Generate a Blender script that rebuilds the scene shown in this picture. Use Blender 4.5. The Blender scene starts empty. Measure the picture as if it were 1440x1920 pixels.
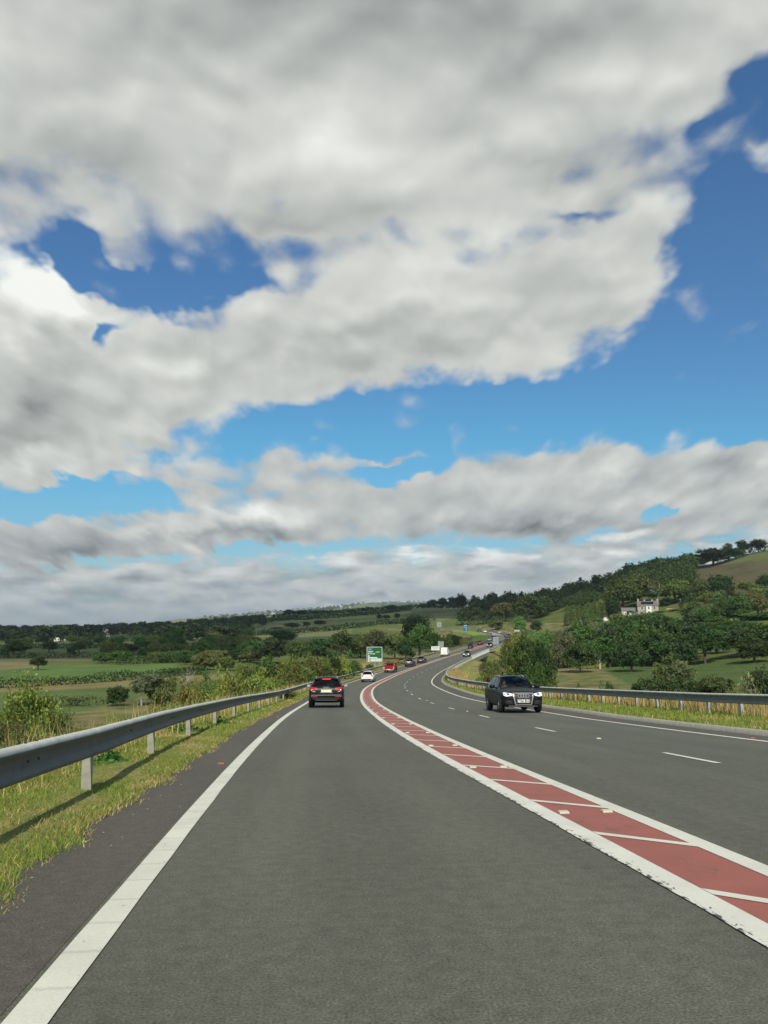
import bpy, bmesh, math, random
import numpy as np
from mathutils import Vector, Matrix
from mathutils.bvhtree import BVHTree

# ------------------------------------------------------------------ camera, sky, sun, exposure
SC = bpy.context.scene
COL = SC.collection
F, CX, CY, HY = 1553.0, 720.0, 960.0, 1175.0        # focal length and horizon of a 1440x1920 frame
PITCH = math.atan((HY - CY) / F)
ROLL = -0.0067
cam_d = bpy.data.cameras.new('camera')
cam = bpy.data.objects.new('camera', cam_d)
COL.objects.link(cam)
cam_d.sensor_fit = 'VERTICAL'
cam_d.sensor_height = 24.0
cam_d.lens = F / 1920.0 * 24.0
cam_d.clip_start = 0.1
cam_d.clip_end = 60000.0
_f = Vector((0.0009, math.cos(PITCH), math.sin(PITCH))).normalized()
_r = Vector((1, 0, 0)) - _f * _f.x
_r.normalize()
_u = _r.cross(_f)
_c, _s = math.cos(ROLL), math.sin(ROLL)
R2 = _r * _c + _u * _s
U2 = -_r * _s + _u * _c
cam.matrix_world = Matrix(((R2.x, U2.x, -_f.x, 0), (R2.y, U2.y, -_f.y, 0), (R2.z, U2.z, -_f.z, 0), (0, 0, 0, 1)))
SC.camera = cam

SUN_AZ = math.radians(178.0)      # compass bearing of the sun, 0 = +Y (ahead), clockwise: straight behind
SUN_EL = math.radians(43.0)
SUN_DIR = Vector((math.sin(SUN_AZ) * math.cos(SUN_EL), math.cos(SUN_AZ) * math.cos(SUN_EL), math.sin(SUN_EL)))
sun_d = bpy.data.lights.new('sun', 'SUN')
sun_d.energy = 4.2
sun_d.angle = math.radians(0.53)
sun_d.color = (1.0, 0.94, 0.78)
sun = bpy.data.objects.new('sun', sun_d)
COL.objects.link(sun)
sun.rotation_euler = SUN_DIR.to_track_quat('Z', 'Y').to_euler()
sun.location = SUN_DIR * 50

vs = SC.view_settings
SC.display_settings.display_device = 'sRGB'
vs.view_transform = 'Standard'
vs.look = 'None'
vs.exposure = 0.0
vs.gamma = 1.0
vs.use_curve_mapping = False
SC.cycles.max_bounces = 6
SC.cycles.diffuse_bounces = 2
SC.cycles.glossy_bounces = 3
SC.cycles.transmission_bounces = 4
SC.cycles.transparent_max_bounces = 8
SC.cycles.volume_bounces = 0
SC.cycles.use_denoising = True
SC.cycles.sample_clamp_indirect = 6.0


class NT:
    """small helper to write node trees"""
    def __init__(self, tree):
        self.t = tree
        self.n = tree.nodes
        self.l = tree.links

    def node(self, typ, **kw):
        nd = self.n.new(typ)
        for k, v in kw.items():
            setattr(nd, k, v)
        return nd

    def put(self, sock, v):
        if isinstance(v, bpy.types.NodeSocket):
            self.l.new(v, sock)
        elif v is not None:
            if sock.type == 'RGBA' and not isinstance(v, (int, float)) and len(v) == 3:
                v = (*v, 1.0)
            sock.default_value = v

    def math(self, op, a, b=None, c=None, clamp=False):
        nd = self.node('ShaderNodeMath', operation=op, use_clamp=clamp)
        for i, v in enumerate((a, b, c)):
            if v is not None:
                self.put(nd.inputs[i], v)
        return nd.outputs[0]

    def vmath(self, op, a, b=None, scale=None):
        nd = self.node('ShaderNodeVectorMath', operation=op)
        self.put(nd.inputs[0], a)
        if b is not None:
            self.put(nd.inputs[1], b)
        if scale is not None:
            self.put(nd.inputs['Scale'], scale)
        return nd.outputs['Value'] if op in ('LENGTH', 'DOT_PRODUCT') else nd.outputs[0]

    def noise(self, vec, scale, detail=2.0, rough=0.5, dist=0.0, dim='3D', lac=2.0, w=None):
        nd = self.node('ShaderNodeTexNoise', noise_dimensions=dim)
        if vec is not None:
            self.put(nd.inputs['Vector'], vec)
        nd.inputs['Scale'].default_value = scale
        nd.inputs['Detail'].default_value = detail
        nd.inputs['Roughness'].default_value = rough
        nd.inputs['Distortion'].default_value = dist
        nd.inputs['Lacunarity'].default_value = lac
        return nd.outputs[0]

    def mix(self, fac, a, b, blend='MIX'):
        nd = self.node('ShaderNodeMix', data_type='RGBA', blend_type=blend)
        self.put(nd.inputs[0], fac)
        self.put(nd.inputs[6], a)
        self.put(nd.inputs[7], b)
        return nd.outputs[2]

    def maprange(self, v, a, b, c, d, smooth=True):
        nd = self.node('ShaderNodeMapRange', interpolation_type='SMOOTHSTEP' if smooth else 'LINEAR')
        for i, x in enumerate((v, a, b, c, d)):
            self.put(nd.inputs[i], x)
        return nd.outputs[0]

    def ramp(self, v, stops, interp='LINEAR'):
        nd = self.node('ShaderNodeValToRGB')
        cr = nd.color_ramp
        cr.interpolation = interp
        while len(cr.elements) < len(stops):
            cr.elements.new(0.5)
        for e, (p, c) in zip(cr.elements, stops):
            e.position = p
            e.color = (*c, 1.0) if len(c) == 3 else c
        self.put(nd.inputs[0], v)
        return nd.outputs[0]


def dirq(px, py):
    """tangent coordinates (x/y, z/y) of the direction that the photo shows at px,py"""
    v = CY - py
    y = F * math.cos(PITCH) - v * math.sin(PITCH)
    return (px - CX) / y, (F * math.sin(PITCH) + v * math.cos(PITCH)) / y


world = bpy.data.worlds.new("World")
SC.world = world
world.use_nodes = True
W = NT(world.node_tree)
W.n.clear()
tc = W.node('ShaderNodeTexCoord').outputs['Generated']
sep = W.node('ShaderNodeSeparateXYZ')
W.put(sep.inputs[0], tc)
dx, dy, dz = sep.outputs
ady = W.math('MAXIMUM', W.math('ABSOLUTE', dy), 0.12)
qx = W.math('DIVIDE', dx, ady)
qz = W.math('DIVIDE', dz, ady)
cq = W.node('ShaderNodeCombineXYZ')
W.put(cq.inputs[0], qx); W.put(cq.inputs[1], qz)
Q = cq.outputs[0]
# blobs of cloud: (px, py, half width, half height, turn, amount) in the directions of the photo
COVER = [   # the upper decks
    (620, -60, 1100, 420, 0, 1.5), (250, 260, 700, 260, 0, .9), (900, 150, 560, 260, 0, .9),
    (1240, 110, 260, 190, 20, .6), (700, 360, 520, 150, -4, .6), (1130, 330, 260, 110, -8, .45), (720, 400, 300, 60, -4, .5), (550, 440, 130, 60, 0, .9),
    (900, 560, 600, 210, -8, 1.5), (560, 660, 480, 170, -14, 1.1), (1180, 430, 240, 150, -10, .75), (1080, 560, 260, 120, -20, .5),
    (220, 760, 360, 130, -16, 1.0), (60, 860, 260, 110, -20, .7),
    (60, 600, 330, 270, 5, 1.7), (20, 740, 240, 170, 0, 1.0), (150, 590, 190, 90, 8, .45),
    (1425, 615, 110, 60, -15, .50), (1270, 765, 190, 16, -8, .42), (1425, 400, 50, 50, 0, .45), (1330, 230, 150, 80, -40, .45), (1430, 260, 100, 60, -30, .45), (1420, 40, 130, 110, 0, .6),
    (130, 478, 140, 75, 25, -2.0), (262, 524, 175, 42, 14, -1.9), (195, 645, 120, 62, -38, -1.45), (440, 545, 130, 40, 5, -.8),
    (1430, 500, 170, 330, 0, -1.75), (1330, 640, 300, 190, -35, -1.5), (1120, 770, 620, 105, -3, -1.7), (700, 800, 300, 60, -6, -1.1),
    (1330, 240, 110, 55, -35, -.9), (1400, 130, 70, 70, 0, -.6), (1060, 385, 130, 24, -5, -.5),
    (260, 915, 330, 42, -8, -1.0), (700, 960, 1600, 90, 0, -1.2),
]
COVER_B = [  # the flat banks lower down
    (140, 1015, 420, 62, 0, 1.3), (470, 985, 300, 52, 0, .9), (450, 905, 330, 70, -4, .8), (620, 868, 180, 30, 4, .4), (300, 870, 160, 40, -20, .3),
    (1020, 940, 430, 110, -2, 1.5), (760, 935, 260, 60, -8, .8), (1400, 865, 230, 55, 0, .9), (1420, 950, 260, 80, -4, .9), (1100, 870, 260, 40, 0, .4), (720, 858, 110, 10, 4, .45),
    (740, 885, 110, 26, 3, -1.0), (1225, 962, 70, 20, -5, -1.1), (260, 930, 300, 30, -8, -.6), (420, 1040, 270, 20, -4, -.9),
]
COVER_C = [(720, 1085, 6000, 100, 0, .62), (720, 1165, 6000, 95, 0, 1.0), (1300, 1010, 420, 50, 0, .6), (850, 1045, 500, 36, 0, .35), (200, 1075, 400, 30, 0, .2), (760, 1008, 260, 12, 0, -.5), (1000, 1015, 160, 10, 0, -.5), (330, 1032, 260, 16, -4, -.6)]
SHADE = [   # + brighter, - darker
    (480, 0, 900, 240, 0, -.13), (1000, 40, 520, 150, 0, -.12), (120, 330, 330, 160, 0, -.07), (620, 250, 260, 110, 5, .18), (300, 210, 300, 110, 0, .05),
    (1000, 330, 330, 70, 0, -.10), (760, 340, 200, 60, 0, .10), (930, 450, 420, 70, -8, .12), (560, 440, 260, 60, 10, -.05), (760, 560, 300, 60, -8, .10), (1130, 480, 160, 70, 0, .10), (1230, 380, 110, 60, 0, .10), (900, 620, 420, 50, -8, -.06), (680, 690, 420, 40, -10, .06),
    (560, 640, 330, 40, -10, -.06), (330, 680, 200, 50, -20, .10), (250, 800, 330, 50, -14, .04), (60, 840, 200, 60, 0, -.10),
    (60, 560, 280, 150, 10, .16), (20, 505, 180, 95, 15, .44), (120, 585, 190, 70, 14, .22), (90, 690, 200, 90, 10, -.12), (40, 760, 150, 70, 0, -.12), (90, 860, 200, 30, -14, .08),
]
SHADE_B = [(130, 1032, 300, 44, -3, -.16), (470, 962, 140, 26, 0, .26), (470, 1002, 240, 24, 0, -.14), (1000, 988, 360, 30, 0, -.20), (1020, 900, 320, 40, 0, .05), (1160, 895, 100, 30, 0, .12), (300, 985, 160, 20, 0, .1), (1380, 880, 160, 20, 0, -.06), (600, 960, 160, 30, 0, .04)]
SHADE_C = [(780, 1045, 80, 26, 0, .45), (915, 1033, 64, 32, 0, .42), (1010, 1045, 80, 18, 0, .25), (620, 1048, 120, 16, 0, .14), (1170, 1000, 60, 20, 0, .28), (1150, 1036, 50, 14, 0, .22), (150, 1082, 300, 20, 0, -.08), (900, 1066, 260, 12, 0, -.12), (800, 1095, 300, 10, 0, .12), (700, 1112, 600, 8, 0, -.06)]


def blobs(lst, vec):
    acc = None
    for (px, py, hw, hh, rot, amt) in lst:
        a, b = dirq(px, py)
        mp = W.node('ShaderNodeMapping', vector_type='TEXTURE')
        W.put(mp.inputs['Vector'], vec)
        mp.inputs['Location'].default_value = (a, b, 0)
        mp.inputs['Rotation'].default_value = (0, 0, math.radians(-rot))
        mp.inputs['Scale'].default_value = (hw / 1500.0 * 1.25, hh / 1500.0 * 1.25, 1)
        g = W.node('ShaderNodeTexGradient', gradient_type='QUADRATIC_SPHERE')
        W.put(g.inputs[0], mp.outputs[0])
        acc = W.math('MULTIPLY_ADD', g.outputs[1], amt * 1.5, acc if acc is not None else 0.0)
    return acc


def vec(x, y):
    c = W.node('ShaderNodeCombineXYZ')
    W.put(c.inputs[0], x); W.put(c.inputs[1], y)
    return c.outputs[0]


def centred(n, amp):
    return W.math('MULTIPLY', W.math('SUBTRACT', n, 0.5), amp)


def add(*a):
    r = a[0]
    for q in a[1:]: r = W.math('ADD', r, q)
    return r


# puffy noise in the direction itself, rows getting flatter towards the horizon
el = W.math('ADD', W.math('MAXIMUM', qz, -0.05), 0.16)
E2 = vec(W.math('DIVIDE', qx, W.math('POWER', el, 0.80)), W.math('MULTIPLY', W.math('LOGARITHM', el, 2.718), 1.02))
E3 = vec(W.math('MULTIPLY', qx, 2.0), W.math('MULTIPLY', qz, 6.5))        # the low rows


def warped(v, scale, det, ax, ay):
    wn = W.node('ShaderNodeTexNoise', noise_dimensions='2D')
    W.put(wn.inputs['Vector'], v)
    wn.inputs['Scale'].default_value = scale; wn.inputs['Detail'].default_value = det; wn.inputs['Roughness'].default_value = 0.55
    return W.vmath('ADD', Q, W.vmath('MULTIPLY', W.vmath('SUBTRACT', wn.outputs['Color'], (0.5, 0.5, 0.5)), (ax, ay, 0.0)))


def puff(v, scale, off, det, rough):
    a_ = W.noise(v, scale, det, rough, 0.1, '2D')
    b_ = W.noise(W.vmath('ADD', v, off), scale, det, rough, 0.1, '2D')
    return W.math('SUBTRACT', a_, b_)


def tinted(b_, lo=(0.93, 0.98, 0.97), hi=(0.975, 1.0, 0.945)):
    b_ = W.math('MAXIMUM', W.math('MINIMUM', b_, 0.97), 0.14)
    c = W.mix(W.maprange(b_, 0.2, 0.75, 0.0, 1.0), lo, hi)
    n = W.node('ShaderNodeVectorMath', operation='SCALE')
    W.put(n.inputs[0], c); W.put(n.inputs['Scale'], b_)
    return n.outputs[0]


# upper decks: soft, billowing
QA = warped(E2, 4.2, 4.0, 0.16, 0.12)
nA = W.noise(E2, 3.4, 3.0, 0.5, 0.2, '2D')
nB = W.noise(E2, 8.5, 8.0, 0.55, 0.15, '2D')


def billow(v, scale, smooth=0.7, feat='SMOOTH_F1', det=1.0):
    """rounded heads: distance to scattered points, looked up in a warped plane"""
    wn = W.node('ShaderNodeTexNoise', noise_dimensions='2D')
    W.put(wn.inputs['Vector'], v); wn.inputs['Scale'].default_value = scale * 0.8; wn.inputs['Detail'].default_value = 3.0
    v2 = W.vmath('ADD', v, W.vmath('MULTIPLY', W.vmath('SUBTRACT', wn.outputs['Color'], (0.5, 0.5, 0.5)), (0.9 / scale, 0.9 / scale, 0.0)))
    vo = W.node('ShaderNodeTexVoronoi', voronoi_dimensions='2D', feature=feat)
    W.put(vo.inputs['Vector'], v2)
    vo.inputs['Scale'].default_value = scale; vo.inputs['Detail'].default_value = det; vo.inputs['Roughness'].default_value = 0.45
    if feat == 'SMOOTH_F1': vo.inputs['Smoothness'].default_value = smooth
    return W.math('SUBTRACT', 0.42, vo.outputs['Distance'])


hA = billow(E2, 6.5)
densA = add(blobs(COVER, QA), centred(nA, 1.3), centred(nB, 0.8), W.math('MULTIPLY', hA, 0.85), -0.06)
maskA = W.maprange(densA, -0.30, 0.50, 0.0, 1.0)
hA2 = billow(W.vmath('ADD', E2, (-0.008, 0.035, 0)), 6.5)
brA = add(blobs(SHADE, QA), 0.592, W.math('MULTIPLY', puff(E2, 3.0, (-0.02, 0.08, 0), 1.5, 0.45), 0.21), W.math('MULTIPLY', W.math('SUBTRACT', hA, hA2), 0.19), W.math('MULTIPLY', hA, 0.09),
          W.math('MULTIPLY', puff(E2, 8.0, (-0.01, 0.03, 0), 3.0, 0.5), 0.08), centred(nA, 0.08), W.math('MULTIPLY', W.maprange(densA, 0.2, 1.2, 1.0, 0.0), 0.05))
# flat banks
QB = warped(E2, 6.0, 5.0, 0.10, 0.05)
nC = W.noise(E2, 6.0, 7.0, 0.55, 0.2, '2D')
covB = blobs(COVER_B, QB)
hB = billow(E2, 8.0, feat='F1', det=0.0)
densB = add(W.math('MULTIPLY', covB, 1.4), centred(nC, 1.3), W.math('MULTIPLY', hB, 0.7), -0.42)
maskB = W.maprange(densB, -0.22, 0.50, 0.0, 1.0)
brB = add(blobs(SHADE_B, QB), 0.572, W.math('MULTIPLY', hB, 0.16), W.math('MULTIPLY', puff(E2, 6.5, (-0.012, 0.05, 0), 3.5, 0.48), 0.32))
# rows of small cumulus to the horizon
QC = warped(E3, 9.0, 4.0, 0.05, 0.022)
nD = W.noise(E3, 7.0, 6.0, 0.56, 0.1, '2D')
hC = billow(E3, 6.0, feat='F1', det=0.0)
densC = add(W.math('MULTIPLY', blobs(COVER_C, QC), 1.5), centred(nD, 1.8), W.math('MULTIPLY', hC, 1.0), -0.80)
maskC = W.maprange(densC, -0.25, 0.45, 0.0, 1.0)
brC = add(blobs(SHADE_C, QC), 0.575, W.math('MULTIPLY', hC, 0.30), W.math('MULTIPLY', puff(E3, 7.0, (-0.01, 0.06, 0), 4.0, 0.5), 0.75))
cloudC = W.mix(W.maprange(qz, 0.0, 0.12, 0.45, 0.0), tinted(brC, (0.84, 0.97, 1.03), (0.97, 1.0, 0.97)), (0.47, 0.585, 0.625))
sky = W.node('ShaderNodeTexSky', sky_type='NISHITA')
sky.sun_disc = False
sky.sun_elevation = SUN_EL
sky.sun_rotation = SUN_AZ
sky.altitude = 0.0
sky.air_density = 1.0
sky.dust_density = 0.6
sky.ozone_density = 1.6
SKY_S = 0.10
skyc = W.node('ShaderNodeVectorMath', operation='MULTIPLY')
W.put(skyc.inputs[0], sky.outputs[0])
gain = W.mix(W.maprange(qz, 0.16, 0.42, 0.0, 1.0), (0.46, 1.0, 1.13), (0.50, 0.85, 1.10))
W.put(skyc.inputs[1], W.mix(W.maprange(qz, 0.03, 0.24, 0.0, 1.0), (0.62, 0.83, 0.93), gain))


def over(mask, top, under):
    n = W.node('ShaderNodeVectorMath', operation='SCALE')
    W.put(n.inputs[0], top); n.inputs['Scale'].default_value = 1.0 / SKY_S
    return W.mix(mask, under, n.outputs[0])


maskC = W.math('MULTIPLY', maskC, W.maprange(qz, 0.11, 0.17, 1.0, 0.0))
final = over(maskC, cloudC, skyc.outputs[0])
final = over(maskB, tinted(brB, (0.88, 0.975, 1.0), (0.975, 1.0, 0.96)), final)
final = over(maskA, tinted(brA), final)
bg = W.node('ShaderNodeBackground')
W.put(bg.inputs[0], final); bg.inputs[1].default_value = SKY_S
wo = W.node('ShaderNodeOutputWorld')
W.l.new(bg.outputs[0], wo.inputs[0])

# ------------------------------------------------------------------ shared helpers
def tag(o, label=None, cat=None, group=None, kind=None):
    if label: o['label'] = label
    if cat: o['category'] = cat
    if group: o['group'] = group
    if kind: o['kind'] = kind
    return o


def thing(name, label, cat, loc=(0, 0, 0), rotz=0.0, group=None):
    o = bpy.data.objects.new(name, None)
    COL.objects.link(o)
    o.empty_display_size = 0.3
    o.location = loc
    o.rotation_euler = (0, 0, rotz)
    return tag(o, label, cat, group)


def link(name, me, parent=None, loc=None, rot=None, color=None):
    o = bpy.data.objects.new(name, me)
    COL.objects.link(o)
    if parent is not None: o.parent = parent
    if loc is not None: o.location = loc
    if rot is not None: o.rotation_euler = rot
    if color is not None: o.color = (*color, 1.0)
    return o


def copy_tree(o, parent=None):
    c = o.copy()
    COL.objects.link(c)
    if parent is not None: c.parent = parent
    for ch in list(o.children):
        copy_tree(ch, c)
    return c


def np_mesh(name, v, faces, mat=None, smooth=False, uv=None):
    """v (n,3); faces (m,k) array of equal sided faces"""
    v = np.asarray(v, np.float32); faces = np.asarray(faces, np.int32)
    me = bpy.data.meshes.new(name)
    k = faces.shape[1]
    me.vertices.add(len(v)); me.vertices.foreach_set('co', v.ravel())
    me.loops.add(faces.size); me.loops.foreach_set('vertex_index', faces.ravel())
    me.polygons.add(len(faces))
    me.polygons.foreach_set('loop_start', np.arange(0, faces.size, k, dtype=np.int32))
    me.polygons.foreach_set('loop_total', np.full(len(faces), k, np.int32))
    if smooth: me.polygons.foreach_set('use_smooth', np.ones(len(faces), bool))
    if uv is not None:
        l = me.uv_layers.new(name='UVMap')
        l.data.foreach_set('uv', np.asarray(uv, np.float32)[faces.ravel()].ravel())
    me.update(calc_edges=True)
    me.validate()
    if mat is not None: me.materials.append(mat)
    return me


class MB:
    """collects simple solids and links them as one mesh object"""
    def __init__(self):
        self.v = []; self.f = []

    def add(self, vs_, fs_):
        n = len(self.v)
        self.v += [tuple(p) for p in vs_]
        self.f += [tuple(i + n for i in f) for f in fs_]
        return self

    def box(self, c, s, rz=0.0, M=None):
        hx, hy, hz = s[0] / 2, s[1] / 2, s[2] / 2
        pts = [(x, y, z) for x in (-hx, hx) for y in (-hy, hy) for z in (-hz, hz)]
        m = Matrix.Rotation(rz, 4, 'Z') if M is None else M
        pts = [Vector(c) + (m @ Vector(p)).to_3d() for p in pts]
        return self.add(pts, [(0, 1, 3, 2), (4, 6, 7, 5), (0, 4, 5, 1), (2, 3, 7, 6), (0, 2, 6, 4), (1, 5, 7, 3)])

    def bar(self, a, b, w, h=None, up=(0, 0, 1)):
        a, b = Vector(a), Vector(b)
        d = (b - a)
        L = d.length
        d.normalize()
        x = d.cross(Vector(up))
        if x.length < 1e-4: x = Vector((1, 0, 0))
        x.normalize()
        z = x.cross(d)
        h = h or w
        pts = [p + x * sx * w / 2 + z * sz * h / 2 for p in (a, b) for sx in (-1, 1) for sz in (-1, 1)]
        return self.add(pts, [(0, 1, 3, 2), (4, 6, 7, 5), (0, 4, 5, 1), (2, 3, 7, 6), (0, 2, 6, 4), (1, 5, 7, 3)])

    def tube(self, pts, rad, n=8):
        pts = [Vector(p) for p in pts]
        if not hasattr(rad, '__len__'): rad = [rad] * len(pts)
        rings = []
        for i, p in enumerate(pts):
            d = (pts[min(i + 1, len(pts) - 1)] - pts[max(i - 1, 0)]).normalized()
            x = d.cross(Vector((0.13, 0.21, 1.0)) if abs(d.z) < .95 else Vector((1, 0.1, 0))).normalized()
            y = d.cross(x)
            rings.append([p + (x * math.cos(t) + y * math.sin(t)) * rad[i] for t in [2 * math.pi * k / n for k in range(n)]])
        vs_ = [p for r in rings for p in r]
        fs_ = [(i * n + k, i * n + (k + 1) % n, (i + 1) * n + (k + 1) % n, (i + 1) * n + k) for i in range(len(pts) - 1) for k in range(n)]
        fs_ += [tuple(range(n))[::-1], tuple((len(pts) - 1) * n + k for k in range(n))]
        return self.add(vs_, fs_)

    def prism(self, poly, M, t):
        """polygon in local xy, extruded by t along local z, placed by matrix M"""
        n = len(poly)
        a = [M @ Vector((x, y, 0)) for x, y in poly]
        b = [M @ Vector((x, y, t)) for x, y in poly]
        return self.add(a + b, [tuple(range(n))[::-1], tuple(range(n, 2 * n))] + [(i, (i + 1) % n, (i + 1) % n + n, i + n) for i in range(n)])

    def ring(self, c, axis, r0, r1, w, n=24):
        """annulus of thickness w round an axis ('X' or 'Y')"""
        vs_ = []
        for k in range(n):
            t = 2 * math.pi * k / n
            for r in (r0, r1):
                for s in (-w / 2, w / 2):
                    if axis == 'X': vs_.append((c[0] + s, c[1] + r * math.cos(t), c[2] + r * math.sin(t)))
                    else: vs_.append((c[0] + r * math.cos(t), c[1] + s, c[2] + r * math.sin(t)))
        fs_ = []
        for k in range(n):
            a, b = 4 * k, 4 * ((k + 1) % n)
            fs_ += [(a, b, b + 1, a + 1), (a + 2, a + 3, b + 3, b + 2), (a, a + 2, b + 2, b), (a + 1, b + 1, b + 3, a + 3)]
        return self.add(vs_, fs_)

    def disc(self, c, axis, r, w, n=24):
        vs_ = []
        for s in (-w / 2, w / 2):
            for k in range(n):
                t = 2 * math.pi * k / n
                vs_.append((c[0] + s, c[1] + r * math.cos(t), c[2] + r * math.sin(t)) if axis == 'X' else (c[0] + r * math.cos(t), c[1] + s, c[2] + r * math.sin(t)))
        return self.add(vs_, [tuple(range(n))[::-1], tuple(range(n, 2 * n))] + [(k, (k + 1) % n, n + (k + 1) % n, n + k) for k in range(n)])

    def mesh(self, name, mat, smooth=False):
        me = bpy.data.meshes.new(name)
        me.from_pydata(self.v, [], self.f)
        bm = bmesh.new(); bm.from_mesh(me)
        bmesh.ops.recalc_face_normals(bm, faces=bm.faces[:])
        bm.to_mesh(me); bm.free()
        if smooth:
            me.polygons.foreach_set('use_smooth', [True] * len(me.polygons))
        me.materials.append(mat)
        return me

    def build(self, name, mat, parent=None, smooth=False, **kw):
        return link(name, self.mesh(name, mat, smooth), parent, **kw)


def text_mesh(name, s, size, mat, M, parent=None, depth=0.004, align='CENTER', bold=0.0):
    cu = bpy.data.curves.new(name, 'FONT')
    cu.body = s; cu.size = size; cu.extrude = depth; cu.align_x = align; cu.align_y = 'CENTER'
    cu.offset = bold
    o = bpy.data.objects.new(name, cu)
    COL.objects.link(o)
    bpy.context.view_layer.update()
    me = bpy.data.meshes.new_from_object(o.evaluated_get(bpy.context.evaluated_depsgraph_get()))
    bpy.data.objects.remove(o)
    me.transform(M)
    me.materials.clear(); me.materials.append(mat)
    return link(name, me, parent)


# ---- numpy value noise
def vnoise(x, y, seed=0):
    xi = np.floor(x).astype(np.int64); yi = np.floor(y).astype(np.int64)
    fx = x - xi; fy = y - yi
    fx = fx * fx * (3 - 2 * fx); fy = fy * fy * (3 - 2 * fy)
    def h(a, b):
        n = (a * 374761393 + b * 668265263 + seed * 974711) & 0x7fffffff
        n = ((n ^ (n >> 13)) * 1274126177) & 0x7fffffff
        return ((n ^ (n >> 16)) & 0xffff) / 65535.0
    return (h(xi, yi) * (1 - fx) + h(xi + 1, yi) * fx) * (1 - fy) + (h(xi, yi + 1) * (1 - fx) + h(xi + 1, yi + 1) * fx) * fy


def fbm(x, y, seed=0, oct=4):
    s = 0; a = .5; t = 0
    for i in range(oct):
        s = s + a * vnoise(x * 2 ** i, y * 2 ** i, seed + i); t += a; a *= .55
    return s / t


# ------------------------------------------------------------------ materials
MATS = {}


def pbr(name, col, rough=0.6, metal=0.0, spec=0.5, coat=0.0, noise=0.0, nscale=8.0, bump=0.0, emit=None, estr=0.0, objcol=False):
    if name in MATS: return MATS[name]
    m = bpy.data.materials.new(name); m.use_nodes = True
    t = NT(m.node_tree)
    b = t.n['Principled BSDF']
    b.inputs['Roughness'].default_value = rough
    b.inputs['Metallic'].default_value = metal
    b.inputs['Specular IOR Level'].default_value = spec
    b.inputs['Coat Weight'].default_value = coat
    b.inputs['Coat Roughness'].default_value = 0.04
    c = (*col, 1.0)
    if objcol: c = t.node('ShaderNodeObjectInfo').outputs['Color']
    if noise > 0 or bump > 0:
        tcn = t.node('ShaderNodeTexCoord').outputs['Object']
        n = t.noise(tcn, nscale, 5.0, 0.6)
        if noise > 0:
            g = t.maprange(n, 0.3, 0.7, 1.0 - noise, 1.0 + noise * .6, False)
            vmn = t.node('ShaderNodeVectorMath', operation='SCALE')
            t.put(vmn.inputs[0], c if not isinstance(c, tuple) else c[:3]); t.put(vmn.inputs['Scale'], g)
            c = vmn.outputs[0]
        if bump > 0:
            bn = t.node('ShaderNodeBump'); bn.inputs['Strength'].default_value = bump; bn.inputs['Distance'].default_value = 0.02
            t.put(bn.inputs['Height'], n); t.l.new(bn.outputs[0], b.inputs['Normal'])
    t.put(b.inputs['Base Color'], c)
    if emit:
        b.inputs['Emission Color'].default_value = (*emit, 1); b.inputs['Emission Strength'].default_value = estr
    MATS[name] = m
    return m


def leaf_mat(name, trans=0.35):
    m = bpy.data.materials.new(name); m.use_nodes = True
    t = NT(m.node_tree); t.n.clear()
    oi = t.node('ShaderNodeObjectInfo')
    geo = t.node('ShaderNodeNewGeometry')
    rnd = geo.outputs['Random Per Island']
    tcn = t.node('ShaderNodeTexCoord').outputs['Object']
    n = t.noise(tcn, 0.55, 3.0, 0.6)
    hue = t.node('ShaderNodeHueSaturation')
    t.put(hue.inputs['Color'], oi.outputs['Color'])
    t.put(hue.inputs['Hue'], t.math('ADD', t.math('MULTIPLY_ADD', rnd, 0.035, 0.488), t.math('MULTIPLY', t.math('SUBTRACT', n, 0.5), 0.03)))
    t.put(hue.inputs['Saturation'], t.math('MULTIPLY_ADD', rnd, -0.25, 1.08))
    t.put(hue.inputs['Value'], t.math('MULTIPLY', t.math('MULTIPLY_ADD', rnd, 1.25, 1.15), t.math('MULTIPLY_ADD', n, 1.3, 0.45)))
    d = t.node('ShaderNodeBsdfDiffuse'); t.put(d.inputs[0], hue.outputs[0])
    tr = t.node('ShaderNodeBsdfTranslucent')
    t.put(tr.inputs[0], t.mix(1.0, hue.outputs[0], (1.15, 1.2, 0.6), 'MULTIPLY'))
    mx = t.node('ShaderNodeMixShader'); mx.inputs[0].default_value = trans
    t.l.new(d.outputs[0], mx.inputs[1]); t.l.new(tr.outputs[0], mx.inputs[2])
    o = t.node('ShaderNodeOutputMaterial'); t.l.new(mx.outputs[0], o.inputs[0])
    MATS[name] = m
    return m


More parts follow.
